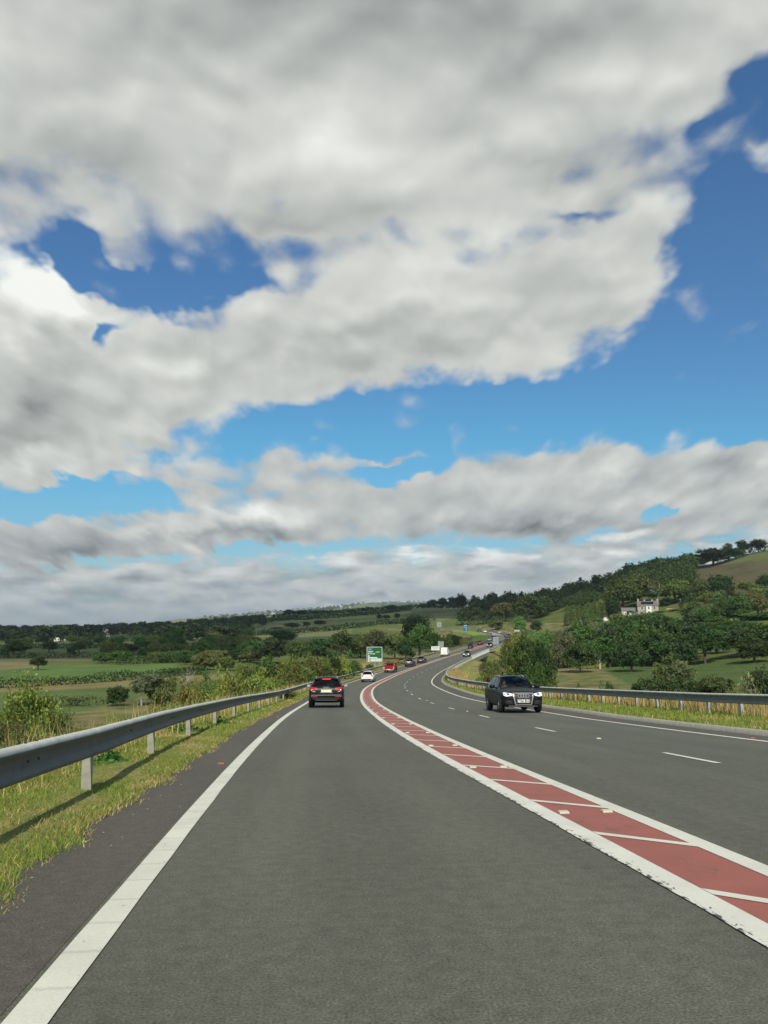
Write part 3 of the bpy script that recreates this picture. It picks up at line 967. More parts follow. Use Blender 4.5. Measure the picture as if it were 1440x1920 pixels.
v2 = strip('verge', -40, 206, .8, [kr(.24), kr(.7), kr(1.5), kr(2.6), lambda s: right_flat(s), lambda s: right_flat(s) + 1.2, lambda s: right_flat(s) + 4],
           [.09, bump_l(.13, 6), bump_l(.12, 7), bump_l(.10, 8), .02, -.45, -1.7], VM)
tag(v2, 'green grass verge between kerb and right barrier', 'verge', kind='structure')
v3 = strip('verge', 262, 620, .8, [8.35, 9.2, 10.4, lambda s: right_flat(s), lambda s: right_flat(s) + 4], [.0, bump_l(.05, 6), bump_l(.05, 7), 0, -1.4], VM)
tag(v3, 'bright grass verge beyond the bridge on the right', 'verge', kind='structure')

# ------------------------------------------------------------------ safety barriers
def steel_mat(name, col, dark):
    m = bpy.data.materials.new(name); m.use_nodes = True
    t = NT(m.node_tree); b = t.n['Principled BSDF']
    uv = t.node('ShaderNodeTexCoord').outputs['Object']
    a = t.noise(uv, 3.0, 6.0, 0.7); f = t.noise(uv, 24.0, 3.0, 0.6)
    v = t.math('MULTIPLY', t.maprange(a, .3, .72, 1.12, .72, False), t.maprange(f, .3, .7, .88, 1.1, False))
    sc = t.node('ShaderNodeVectorMath', operation='SCALE'); sc.inputs[0].default_value = col; t.put(sc.inputs['Scale'], v)
    t.put(b.inputs['Base Color'], t.mix(t.maprange(a, .60, .74, 0, .8), sc.outputs[0], dark))
    b.inputs['Metallic'].default_value = .0; t.put(b.inputs['Roughness'], t.maprange(f, .3, .7, .52, .70, False)); b.inputs['Specular IOR Level'].default_value = .3
    return m


STEEL_T = steel_mat('sun_toned_steel_lip', (0.56, 0.57, 0.52), (0.28, 0.27, 0.23))
STEEL = steel_mat('shade_toned_steel', (0.155, 0.152, 0.122), (0.08, 0.075, 0.06))  # beam face: its shade is put into this darker base colour
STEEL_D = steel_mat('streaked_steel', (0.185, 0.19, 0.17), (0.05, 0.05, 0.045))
POSTM = pbr('weathered_post', (0.34, 0.325, 0.27), .75, noise=.3, nscale=7.0)
BOLT = pbr('dark_bolt', (0.06, 0.055, 0.05), .6, .5)
# section of the beam (towards the road, up): rounded top lip, hollow face, narrow bottom lip
PROF = [(-.015, .715), (-.005, .75), (.02, .764), (.065, .766), (.095, .757), (.112, .738), (.118, .712), (.114, .692), (.066, .655), (.058, .635), (.056, .56), (.060, .535), (.108, .50), (.114, .485), (.112, .464), (.10, .448), (.06, .444), (-.015, .46)]


def beam(name, s0, s1, ds, off, side, lift, mat, parent, prof=PROF):
    s = np.linspace(s0, s1, int((s1 - s0) / ds) + 1)
    oo = off(s)
    V = np.stack([RP(s, oo + side * a, 0.0) + np.array([0, 0, b]) + np.stack([s * 0, s * 0, lift(s)], -1) for a, b in prof], 1)
    n = len(prof)
    fc = []
    for k in range(n):
        i = np.arange(len(s) - 1) * n
        q = [i + k, i + (k + 1) % n, i + n + (k + 1) % n, i + n + k]
        fc.append(np.stack(q if side > 0 else q[::-1], -1))
    me = np_mesh(name, V.reshape(-1, 3), np.concatenate(fc), mat, False)
    me.materials.append(STEEL_T)          # top lip coloured paler as if sunlit, face coloured darker as shade
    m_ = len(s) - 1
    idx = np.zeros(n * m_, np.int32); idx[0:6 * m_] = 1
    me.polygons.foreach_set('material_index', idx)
    return link(name, me, parent)


def barrier(name, label, s0, s1, p0, step, off, side, lift, mat, pm, pw, end=None):
    base = RP(p0, float(off(np.array([p0]))[0]))
    t = thing(name, label, 'crash barrier', tuple(base))
    t_inv = Vector(base)
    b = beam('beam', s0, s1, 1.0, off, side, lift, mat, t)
    b.location = -t_inv
    s = p0 - step * int((p0 - s0) / step)
    me = MB().box((0, 0, .27), (pw, .055, .66)).mesh('post', pm)
    while s < s1:
        p = RP(s, float(off(np.array([s]))[0]) - side * .045) + np.array([0, 0, float(lift(np.array([s]))[0])])
        link('post', me, t, Vector(p) - t_inv, (0, 0, -heading(s)))
        s += step
    return t, t_inv


loff = lambda s: np.interp(s, [-60, 11, 17, 22, 380, 410, 440, 470], [-4.93, -4.99, -5.20, -5.28, -5.28, -6.5, -8.2, -12.])
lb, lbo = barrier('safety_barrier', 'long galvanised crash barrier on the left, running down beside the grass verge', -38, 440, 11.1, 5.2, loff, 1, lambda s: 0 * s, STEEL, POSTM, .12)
for c in (8.6, 13.4, 18.2, 23.0):
    for ds_ in (-.16, .16):
        for hgt, do in ((.766, .045), (.60, .058)):
            p = RP(c + ds_ + random.Random(c + hgt).uniform(-.05, .05), float(loff(np.array([c]))[0]) + do)
            mb = MB().tube([(0, 0, -.012), (0, 0, .012)], .013, 6) if hgt > .7 else MB().tube([(-.012, 0, 0), (.012, 0, 0)], .013, 6)
            mb.build('bolt', BOLT, lb, loc=Vector(p) + Vector((0, 0, hgt)) - lbo, rot=(0, 0, -heading(c)))
ROFF = ([-60, 45, 60, 70.5, 76, 90, 145, 206], [11.75, 11.75, 11.0, 10.2, 9.75, 9.45, 9.2, 9.0])
roff = lambda s: np.interp(s, *ROFF)
rlift = lambda s: 0 * s + .10
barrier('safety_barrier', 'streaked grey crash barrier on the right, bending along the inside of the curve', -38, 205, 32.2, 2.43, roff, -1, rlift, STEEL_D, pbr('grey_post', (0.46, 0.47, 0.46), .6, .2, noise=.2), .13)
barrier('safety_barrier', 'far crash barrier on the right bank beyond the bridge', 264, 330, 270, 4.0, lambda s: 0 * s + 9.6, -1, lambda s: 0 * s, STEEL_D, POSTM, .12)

# ------------------------------------------------------------------ bridge and its parapet
WHITEST = pbr('pale_painted_steel', (0.62, 0.64, 0.62), .5, noise=.1)
PS0, PS1, PO = 206, 262, 8.95
pb = Vector(RP(PS0, PO))
par = thing('bridge_parapet', 'pale steel bridge parapet with upright posts along the right edge of the bridge', 'parapet', pb)
for hz_, r_ in ((1.02, .055), (.72, .035), (.42, .035)):
    pts = [Vector(RP(s, PO)) - pb + Vector((0, 0, hz_)) for s in np.linspace(PS0, PS1, 20)]
    MB().tube(pts, r_, 6).build('rail', WHITEST, par)
for k in range(20):
    s = PS0 + (PS1 - PS0) * k / 19
    MB().box((0, 0, .5), (.16, .10, 1.06)).build('post', WHITEST, par, loc=Vector(RP(s, PO)) - pb, rot=(0.0, 0, -heading(s)))
for k in range(19):
    s0_, s1_ = PS0 + (PS1 - PS0) * k / 19, PS0 + (PS1 - PS0) * (k + 1) / 19
    mb = MB()
    for q in np.linspace(s0_, s1_, 9)[1:-1]:
        a = Vector(RP(q, PO)) - pb
        mb.bar(a + Vector((0, 0, .08)), a + Vector((0, 0, 1.0)), .03)
    mb.build('infill', WHITEST, par)
br = thing('road_bridge', 'low concrete road bridge under the far bend, dark below its deck', 'bridge', tuple(RP(234, 8.9)))
bo = Vector(RP(234, 8.9))


def road_box(s0, s1, o0, o1, z0, z1, n=8):
    """a solid that follows the road"""
    mb = MB()
    S__ = np.linspace(s0, s1, n)
    rings = []
    for s in S__:
        rings.append([Vector(RP(s, o)) + Vector((0, 0, z)) - bo for o, z in ((o0, z0), (o1, z0), (o1, z1), (o0, z1))])
    v = [p for r in rings for p in r]
    f = [(i * 4 + k, i * 4 + (k + 1) % 4, i * 4 + 4 + (k + 1) % 4, i * 4 + 4 + k) for i in range(n - 1) for k in range(4)]
    f += [(0, 3, 2, 1), tuple((n - 1) * 4 + k for k in range(4))]
    return mb.add(v, f)


road_box(206, 262, 8.45, 9.25, -.95, .06).build('edge_beam', CONC, br)
road_box(214, 254, -5.2, 8.43, -.9, -.06).build('deck', CONC, br)
road_box(212.5, 214.3, -6, 9.0, -6.6, -.97, 2).build('abutment', CONC, br)
road_box(253.8, 255.5, -6, 9.0, -6.6, -.97, 2).build('abutment', CONC, br)
mbw = MB(); mbw.bar(Vector(RP(255.0, 9.1)) - bo + Vector((0, 0, -.9)), Vector(RP(259, 12.4)) - bo + Vector((0, 0, -4.2)), .5, .6); mbw.build('wing_wall', CONC, br)

# wooden fence down the bank by the bridge
WOOD = pbr('weathered_timber', (0.30, 0.26, 0.19), .85, noise=.3)


def rail_fence(label, pts, hgt=1.15, rails=2):
    b0 = Vector(pts[0])
    t = thing('timber_fence', label, 'fence', b0)
    for p in pts:
        MB().box((0, 0, hgt / 2 - .15), (.14, .14, hgt + .3)).build('post', WOOD, t, loc=Vector(p) - b0)
    for k in range(rails):
        mb = MB()
        for a, b in zip(pts[:-1], pts[1:]):
            z = Vector((0, 0, hgt * (.92 - .42 * k)))
            mb.bar(Vector(a) - b0 + z, Vector(b) - b0 + z, .06, .13)
        mb.build('rail', WOOD, t)
    return t


rail_fence('brown timber post and rail fence on the bank before the bridge', [ground_at(px, Y) for px, Y in ((878, 165), (886, 168), (894, 171), (902, 174))], 1.3)

# ------------------------------------------------------------------ road signs
SGREEN = pbr('sign_green', (0.004, 0.095, 0.035), .45)
SWHITE = pbr('sign_white', (0.72, 0.78, 0.72), .45)
SBLUE = pbr('sign_blue', (0.025, 0.10, 0.24), .45)
SYEL = pbr('sign_yellow', (0.60, 0.55, 0.06), .45)
SGREY = pbr('sign_back', (0.27, 0.31, 0.33), .5, .3, noise=.12, nscale=2.0)
SBLACK = pbr('sign_black', (0.02, 0.02, 0.02), .5)
SPOST = pbr('sign_post', (0.42, 0.45, 0.43), .5, .3)


def sign_frame(label, cat_name, base, faceaz, w, h, z0, posts, parent_name, face_mat, border=None, back=False, plate='panel'):
    """a board on posts; local x across, y away from the viewer, z up"""
    t = thing(parent_name, label, cat_name, base, faceaz)
    MB().box((0, 0, z0 + h / 2), (w, .05, h)).build(plate, face_mat, t)
    for x in posts:
        MB().tube([(x, .09, -.8), (x, .09, z0 + h * .95)], .075, 8).build('post', SPOST, t)
    if border:
        mb = MB(); b = border; y = -.031
        for c, s in (((0, y, z0 + b / 2 + .03), (w - .06, .012, b)), ((0, y, z0 + h - b / 2 - .03), (w - .06, .012, b)), ((-w / 2 + b / 2 + .03, y, z0 + h / 2), (b, .012, h - .06 - 2 * b)), ((w / 2 - b / 2 - .03, y, z0 + h / 2), (b, .012, h - .06 - 2 * b))):
            mb.box(c, s)
        mb.build('border', SWHITE, t)
    return t


def on_face(x, y, z):
    return Matrix(((1, 0, 0, x), (0, 0, -1, y), (0, 1, 0, z), (0, 0, 0, 1)))


gp = RP(162.5, -6.55)
gs = sign_frame('green direction sign with white lettering, blue panel and white arrow, behind the left barrier', 'road sign', (gp[0], gp[1], gp[2] - .4), math.radians(-4), 3.05, 2.9, 1.85, (-.95, .05, 1.0), 'direction_sign', SGREEN, .075)
z0 = 1.85
MB().box((-.88, -.031, z0 + 2.42), (.88, .012, .36)).build('blue_panel', SBLUE, gs)
mb = MB()
for c, s in (((-.88, -.040, z0 + 2.42 + .17), (.88, .008, .03)), ((-.88, -.040, z0 + 2.42 - .17), (.88, .008, .03)), ((-1.30, -.040, z0 + 2.42), (.03, .008, .30)), ((-.46, -.040, z0 + 2.42), (.03, .008, .30)), ((-.9, -.040, z0 + 2.42), (.36, .008, .13))): mb.box(c, s)
mb.build('panel_mark', pbr('sign_pale_blue', (0.3, 0.5, 0.68), .5), gs)
text_mesh('lettering', 'Sancler', .37, SWHITE, on_face(-1.27, -.034, z0 + 1.97), gs, .004, 'LEFT', .012)
text_mesh('lettering', 'St Clears', .37, SWHITE, on_face(-1.27, -.034, z0 + 1.58), gs, .004, 'LEFT', .012)
text_mesh('route_number', 'A477', .36, SYEL, on_face(.22, -.034, z0 + 1.86), gs, .004, 'LEFT', .012)
mb = MB(); mb.box((-1.10, -.032, z0 + .70), (.22, .012, 1.22)); mb.box((-.22, -.032, z0 + .82), (1.54, .012, .17)); mb.build('road_arrow', SWHITE, gs)
MB().box((.28, -.032, z0 + .42), (2.14, .012, .46)).build('white_panel', SWHITE, gs)
mb = MB(); rr = random.Random(4); x = -.62
while x < 1.18:
    w_ = rr.uniform(.05, .1); mb.box((x, -.041, z0 + .42), (w_ * .75, .006, rr.uniform(.12, .2))); x += w_ + .035
mb.build('lettering', pbr('sign_dim', (0.12, 0.16, 0.13), .5), gs)

wp = RP(259, -7.2)
wsn = sign_frame('small white sign with two lines of black lettering, left of the white van', 'road sign', tuple(wp), math.radians(-6), 2.5, 1.2, 1.0, (-.7, .55), 'information_sign', SWHITE, None)
mb = MB(); rr = random.Random(8)
for zz_, x0, x1 in ((1.85, -.95, 1.05), (1.42, -.75, .75)):
    x = x0
    while x < x1:
        w_ = rr.uniform(.07, .2); mb.box((x, -.031, zz_), (w_ * .8, .008, rr.uniform(.14, .24))); x += w_ + .06
mb.build('lettering', SBLACK, wsn)


def sign_back(label, base, az, w, h, z0, posts, bars=5):
    t = sign_frame(label, 'road sign', tuple(base), az, w, h, z0, posts, 'road_sign', SGREY)
    mb = MB()
    for k in range(bars):
        mb.box((0, -.045, z0 + h * (k + .5) / bars), (w * .97, .04, .07))
    for x in posts: mb.box((x, -.05, z0 + h / 2), (.12, .045, h * .96))
    mb.build('frame', pbr('sign_back_rail', (0.36, 0.40, 0.41), .5, .3), t)
    return t


sb1 = sign_back('grey back of a tall sign beside the white sign, left of the road', RP(272.5, -7.3), math.radians(-8), 1.85, 2.25, 1.3, (-.45, .5))
MB().box((0.05, 0, 3.68), (.45, .3, .24)).build('lamp_box', SBLACK, sb1)
g_ = ground_at(823.5, 560)
sign_back('grey back of a large sign standing by the far road under the dark wood', g_, 0.0, 3.1, 3.5, -.6 - g_.z + 0.1, (-.9, .9))
g_ = RP(286, 9.4)
sign_back('grey back of a sign on two posts by the end of the bridge parapet', (g_[0], g_[1], g_[2] - .5), math.radians(-10), 1.95, 2.5, 2.1, (-.45, .5))
g_ = ground_at(873, 520)
bs = sign_frame('blue sign with a white arrow far off on the left of the road', 'road sign', tuple(g_), 0.0, 2.7, 3.9, -3.1 - g_.z, (-.7, .7), 'direction_sign', SBLUE, None)
zb_ = -3.1 - g_.z
mb = MB(); mb.box((.35, -.03, zb_ + 1.3), (.34, .012, 2.3)); mb.box((-.2, -.03, zb_ + 2.4), (1.3, .012, .36)); mb.box((-.1, -.03, zb_ + 3.45), (2.1, .012, .45)); mb.build('arrow', pbr('sign_pale_blue', (0.3, 0.5, 0.68), .5), bs)
g_ = ground_at(969, 452)
sign_frame('small white finger sign on a post beside the side road on the right', 'road sign', tuple(g_), 0.0, 2.9, .9, max(1.2, at(969, 1184, 452).z - g_.z), (.6,), 'finger_post', SWHITE)
g_ = Vector(RP(462, -9.5)); g_.z = float(ground_z(np.array([g_.x]), np.array([g_.y]))[0])
lp = thing('marker_post', 'thin pale post on the grass island at the far bend', 'post', g_)
MB().tube([(0, 0, -.5), (0, 0, 4.2)], .12, 8).build('shaft', SPOST, lp)
MB().box((0, 0, 4.35), (.5, .15, .5)).build('cap', SPOST, lp)
# side road leaving to the right at the far junction
sa = Vector(RP(452, 7.0)); sb = sa + Vector((38, 8, 1.2)); sc_p = sb + Vector((60, -6, 2))
mb = MB()
V = []
for p, w in ((sa, 16), (sa.lerp(sb, .35), 8), (sb, 6.5), (sc_p, 6.5)):
    V += [p + Vector((0, -w / 2, .02)), p + Vector((0, w / 2, .02))]
me = np_mesh('side_road', np.array(V), [(0, 2, 3, 1), (2, 4, 5, 3), (4, 6, 7, 5)], ASPH2, False, [(v.x, v.y) for v in V])
tag(link('side_road', me), 'grey side road leaving to the right at the far junction', 'road', kind='structure')

# ------------------------------------------------------------------ buildings
STONE = pbr('grey_stone', (0.42, 0.39, 0.33), .9, noise=.3, nscale=2.2, bump=.3)
RENDERW = pbr('white_render', (0.80, 0.79, 0.76), .8, noise=.06)
SLATE = pbr('slate_roof', (0.17, 0.15, 0.145), .7, noise=.3, nscale=3.0)
PANEL = pbr('solar_panel', (0.012, 0.014, 0.03), .15, spec=.6)
GLASSD = pbr('window_glass', (0.02, 0.025, 0.03), .08)
OCHRE = pbr('ochre_tiles', (0.36, 0.24, 0.10), .85, noise=.3)
CREAM = pbr('cream_trim', (0.70, 0.67, 0.58), .7)


def gable_roof(w, d, eave, rise, over=.3, t=.16):
    """roof with its ridge along x"""
    mb = MB()
    hw, hd = w / 2 + over, d / 2 + over
    e0 = eave - over * rise / (d / 2)
    top = eave + rise
    a = [(-hw, -hd, e0), (hw, -hd, e0), (hw, 0, top), (-hw, 0, top), (-hw, hd, e0), (hw, hd, e0)]
    b = [(x, y, z + t) for x, y, z in a]
    mb.add(a + b, [(0, 1, 2, 3), (3, 2, 5, 4), (6, 9, 8, 7), (9, 10, 11, 8), (0, 6, 7, 1), (4, 5, 11, 10), (0, 3, 9, 6), (3, 4, 10, 9), (1, 7, 8, 2), (2, 8, 11, 5)])
    return mb


def gable_wall(w, d, eave, rise, low=-2.0):
    hw, hd = w / 2, d / 2
    v = [(-hw, -hd, low), (hw, -hd, low), (hw, hd, low), (-hw, hd, low), (-hw, -hd, eave), (hw, -hd, eave), (hw, hd, eave), (-hw, hd, eave), (-hw, 0, eave + rise), (hw, 0, eave + rise)]
    return MB().add(v, [(0, 1, 5, 4), (2, 3, 7, 6), (1, 2, 6, 9, 5), (3, 0, 4, 8, 7), (4, 5, 9, 8), (6, 7, 8, 9), (3, 2, 1, 0)])


def window(parent, x, y, z, w, h, frame=CREAM):
    f = MB()
    b = .13
    for c, s in (((x, y - .04, z + h / 2), (w + b, .10, b)), ((x, y - .04, z - h / 2), (w + b, .14, b)), ((x - w / 2, y - .04, z), (b, .10, h - b)), ((x + w / 2, y - .04, z), (b, .10, h - b)), ((x, y - .04, z), (w - b, .07, .09))): f.box(c, s)
    f = f.build('window', frame, parent)
    MB().box((x, y - .012, z), (w - b, .03, h - b)).build('pane', GLASSD, f)


hp = ground_at(1217, 448)
hz_ = at(1217, 1153.5, 448).z
fh = thing('farmhouse', 'grey stone farmhouse with white central bay and solar panels on its slate roof', 'house', (hp.x, hp.y, hz_), math.radians(-20))
WD, DP, EV, RS = 10.6, 6.6, 5.1, 2.3
gable_wall(WD, DP, EV, RS).build('wall', STONE, fh)
rf = gable_roof(WD, DP, EV, RS).build('roof', SLATE, fh)
sl = math.atan2(RS, DP / 2)
Mp = Matrix.Rotation(sl, 4, 'X')
MB().box((-.3, -DP / 4 - .1, EV + RS * .53 + .24), (6.4, 2.2, .07), M=Mp).build('solar_panel', PANEL, rf)
for x, y in ((-WD / 2 + .35, -.0), (WD / 2 - .35, .0)):
    c = MB().box((x, y, EV + RS + .5), (.75, .9, 1.7)).build('chimney', STONE, rf)
for x in (-1.8, 2.2):
    MB().box((x, 1.2, EV + RS + .15), (.8, .7, 1.7)).build('chimney', STONE, rf)
MB().box((.55, -DP / 2 - .55, EV / 2 - .5), (2.8, 1.1, EV + .8)).build('bay', RENDERW, fh)
MB().box((.55, -DP / 2 - .6, EV + .0), (3.0, 1.4, .18)).build('bay_roof', SLATE, fh)
for x, z in ((-2.9, 3.9), (3.4, 3.9), (-2.9, 1.2), (3.4, 1.2)): window(fh, x, -DP / 2, z, 1.0, 1.5)
window(fh, .55, -DP / 2 - 1.1, 3.9, .8, 1.4)
MB().box((.55, -DP / 2 - 1.14, .9), (1.0, .08, 2.1)).build('door', pbr('dark_door', (0.03, 0.035, 0.03), .5), fh)
hp2 = ground_at(1181, 452)
ob = thing('outbuilding', 'long low slate roofed outbuilding with white wall on the left of the farmhouse', 'outbuilding', (hp2.x, hp2.y, at(1181, 1152, 452).z), math.radians(-8))
gable_wall(8.0, 4.5, 1.9, 1.6).build('wall', RENDERW, ob); gable_roof(8.0, 4.5, 1.9, 1.6).build('roof', SLATE, ob)
MB().box((1.6, -2.28, .8), (.9, .08, 1.8)).build('door', pbr('dark_door', (0.03, 0.035, 0.03), .5), ob)
hp3 = ground_at(1262, 446)
sh = thing('garden_shed', 'low shed with an ochre roof and pale front on the right of the farmhouse', 'shed', (hp3.x, hp3.y, at(1262, 1153, 446).z), math.radians(-5))
gable_wall(5.8, 4.0, 1.9, 1.5).build('wall', pbr('sage_boards', (0.38, 0.42, 0.33), .8, noise=.15), sh); gable_roof(5.8, 4.0, 1.9, 1.5).build('roof', OCHRE, sh)
MB().box((.3, -2.25, 2.0), (6.2, .3, .22)).build('fascia', CREAM, sh)
MB().box((1.2, -2.04, .9), (.9, .07, 1.7)).build('door', RENDERW, sh)
hp4 = ground_at(1137, 455)
ct = thing('cottage', 'tiny white gabled cottage below the farmhouse, left of it', 'house', (hp4.x, hp4.y, at(1137, 1166, 455).z), math.radians(65))
gable_wall(4.2, 2.6, 1.5, 1.3).build('wall', RENDERW, ct); gable_roof(4.2, 2.6, 1.5, 1.3, .15).build('roof', SLATE, ct)
window(ct, 0, -1.3, .8, .6, .7)


def far_house(label, px, py, Y, w, h, az=0.0, name='house', rise=1.8, cat='house', d=6.0):
    p = ground_at(px, Y)
    t = thing(name, label, cat, (p.x, p.y, at(px, py, Y).z), az)
    gable_wall(w, d, h, rise).build('wall', RENDERW, t); gable_roof(w, d, h, rise, .2).build('roof', SLATE, t)
    window(t, -w * .25, -d / 2, h * .5, .9, 1.1); window(t, w * .25, -d / 2, h * .5, .9, 1.1)
    return t


bp = ground_at(115.5, 640)
bn_ = thing('barn', 'long low white barn on the dark plain at far left', 'barn', (bp.x, bp.y, at(115.5, 1202, 640).z), 0.0)
gable_wall(8.6, 5, 2.2, .5).build('wall', RENDERW, bn_); gable_roof(8.6, 5, 2.2, .5, .05, .06).build('roof', pbr('pale_sheet_roof', (0.62, 0.63, 0.60), .6), bn_)
for k in range(4):
    MB().box((-3.1 + 2.05 * k, -2.54, .9), (.5, .06, 1.7)).build('door', pbr('grey_door', (0.25, 0.26, 0.26), .6), bn_)
far_house('small white house between the dark trees of the plain, the lower of two', 200, 1195, 760, 4.6, 2.0, .5, rise=1.4)
far_house('small white house between the dark trees of the plain, the upper of two', 198, 1184, 900, 4.4, 2.0, -.4, rise=1.4)
far_house('white house at the edge of the far wood, left of the round oaks', 503, 1163.5, 1020, 4.4, 2.2, .2)
# telegraph pole
g_ = ground_at(1280, 455)
pl = thing('telegraph_pole', 'leaning grey telegraph pole right of the farmhouse', 'pole', g_)
topz = at(1278, 1122, 455).z - g_.z
MB().tube([(0, 0, -1), (-.6, 0, topz)], .16, 8).build('shaft', WOOD, pl)
MB().box((-.57, 0, topz - .5), (1.5, .12, .12)).build('crossarm', WOOD, pl)

# ------------------------------------------------------------------ vehicles (local +Y is forward, origin on the road under the middle)
PAINT = pbr('car_paint', (0.5, 0.5, 0.5), .36, .0, spec=.18, coat=.04, objcol=True)
PLASTIC = pbr('black_plastic', (0.018, 0.018, 0.019), .55)
RUBBER = pbr('rubber', (0.018, 0.018, 0.018), .85)
RIM = pbr('alloy_rim', (0.42, 0.43, 0.45), .3, .8)
CHROME = pbr('chrome', (0.62, 0.62, 0.62), .3, .75)
LAMP_W = pbr('headlamp', (0.75, 0.78, 0.82), .15, emit=(0.85, 0.92, 1.0), estr=.55)
LAMP_ON = pbr('daytime_lamp', (0.9, 0.9, 0.95), .3, emit=(0.9, 0.92, 1.0), estr=1.3)
LAMP_R = pbr('tail_lamp', (0.38, 0.015, 0.015), .15, emit=(1.0, 0.05, 0.05), estr=.05)
LAMP_RO = pbr('tail_lamp_lit', (0.34, 0.015, 0.02), .3, spec=.2, emit=(1.0, 0.06, 0.08), estr=.16)
LAMP_B = pbr('brake_lamp_lit', (0.6, 0.02, 0.02), .2, emit=(1.0, 0.10, 0.10), estr=.7)
PLATE_W = pbr('plate_white', (0.80, 0.80, 0.77), .45)
PLATE_Y = pbr('plate_pale_yellow', (0.82, 0.76, 0.50), .4)
INK = pbr('plate_ink', (0.03, 0.03, 0.03), .5)
SEATM = pbr('seat_fabric', (0.04, 0.04, 0.042), .8)
SKIN = pbr('skin', (0.52, 0.33, 0.25), .55)
SHIRT = pbr('shirt', (0.26, 0.22, 0.2), .8)
HAIR = pbr('hair', (0.05, 0.035, 0.025), .7)


def glass_mat(name, tint, clear):
    m = bpy.data.materials.new(name); m.use_nodes = True
    t = NT(m.node_tree); t.n.clear()
    tr = t.node('ShaderNodeBsdfTransparent'); tr.inputs[0].default_value = (*[clear * c for c in tint], 1)
    gl = t.node('ShaderNodeBsdfGlossy'); gl.inputs['Roughness'].default_value = .03
    fr = t.node('ShaderNodeFresnel'); fr.inputs[0].default_value = 1.5
    mx = t.node('ShaderNodeMixShader')
    t.l.new(fr.outputs[0], mx.inputs[0]); t.l.new(tr.outputs[0], mx.inputs[1]); t.l.new(gl.outputs[0], mx.inputs[2])
    o = t.node('ShaderNodeOutputMaterial'); t.l.new(mx.outputs[0], o.inputs[0])
    return m


GLASS = glass_mat('car_glass', (0.80, 0.92, 0.84), .62)
GLASS_P = glass_mat('privacy_glass', (0.8, 0.85, 0.85), .07)

# station: y, half width, bottom z, belt z, top half width, top z
KINDS = {
    'suv': dict(st=[(2.19, .66, .34, .64, .56, .68), (2.13, .83, .25, .78, .72, .82), (1.9, .90, .22, .88, .76, .925), (1.35, .915, .22, .94, .73, 1.01), (.98, .915, .22, .98, .70, 1.06), (.62, .915, .22, .99, .655, 1.33),
                    (.22, .915, .22, 1.0, .61, 1.535), (-.35, .915, .22, 1.015, .61, 1.585), (-1.05, .915, .22, 1.03, .60, 1.57), (-1.62, .91, .24, 1.05, .585, 1.515), (-1.9, .90, .27, 1.06, .64, 1.29), (-2.06, .89, .30, 1.05, .70, 1.09), (-2.17, .875, .36, .92, .74, .97), (-2.2, .82, .44, .74, .64, .78)],
                ws=(4, 5), side=(5, 6, 7, 8), rear=(9, 10), wheel=(1.36, -1.28, .345, .23), L=4.39),
    'hatch': dict(st=[(1.98, .60, .30, .56, .52, .60), (1.92, .76, .22, .70, .66, .74), (1.7, .82, .19, .80, .68, .84), (1.25, .84, .18, .86, .66, .94), (.95, .84, .18, .90, .63, .98), (.5, .84, .18, .91, .58, 1.26),
                      (.05, .84, .18, .92, .545, 1.42), (-.4, .84, .18, .93, .55, 1.45), (-1.0, .84, .18, .95, .54, 1.43), (-1.5, .83, .20, .96, .53, 1.37), (-1.72, .83, .22, .97, .59, 1.17), (-1.9, .82, .24, .95, .64, .97), (-1.98, .80, .30, .82, .68, .86), (-2.0, .75, .38, .66, .6, .7)],
                  ws=(4, 5), side=(5, 6, 7, 8), rear=(9, 10), wheel=(1.25, -1.22, .31, .20), L=3.98),
    'van': dict(st=[(2.7, .72, .36, .80, .62, .86), (2.62, .90, .26, .98, .80, 1.04), (2.35, .98, .24, 1.10, .84, 1.18), (2.05, 1.0, .24, 1.18, .84, 1.30), (1.8, 1.0, .24, 1.22, .83, 1.46), (1.45, 1.0, .24, 1.24, .82, 1.82),
                    (1.1, 1.0, .24, 1.26, .83, 2.16), (.75, 1.0, .24, 1.28, .85, 2.40), (.1, 1.0, .26, 1.3, .87, 2.44), (-1.6, 1.0, .28, 1.3, .87, 2.44), (-2.55, 1.0, .30, 1.3, .87, 2.42), (-2.67, .995, .33, 1.3, .86, 2.36), (-2.70, .97, .38, 1.3, .82, 2.26)],
                ws=(4, 5), side=(5, 6), rear=(), wheel=(1.75, -1.65, .34, .22), L=5.4),
}


def subsurf_mesh(bm, name, mat, lv=2):
    me = bpy.data.meshes.new(name)
    bm.to_mesh(me)
    o = bpy.data.objects.new(name, me)
    COL.objects.link(o)
    md = o.modifiers.new('s', 'SUBSURF'); md.levels = lv; md.render_levels = lv
    dg = bpy.context.evaluated_depsgraph_get(); dg.update()
    out = bpy.data.meshes.new_from_object(o.evaluated_get(dg))
    bpy.data.objects.remove(o); bpy.data.meshes.remove(me)
    out.name = name
    out.polygons.foreach_set('use_smooth', [True] * len(out.polygons))
    out.materials.clear()
    if mat: out.materials.append(mat)
    return out


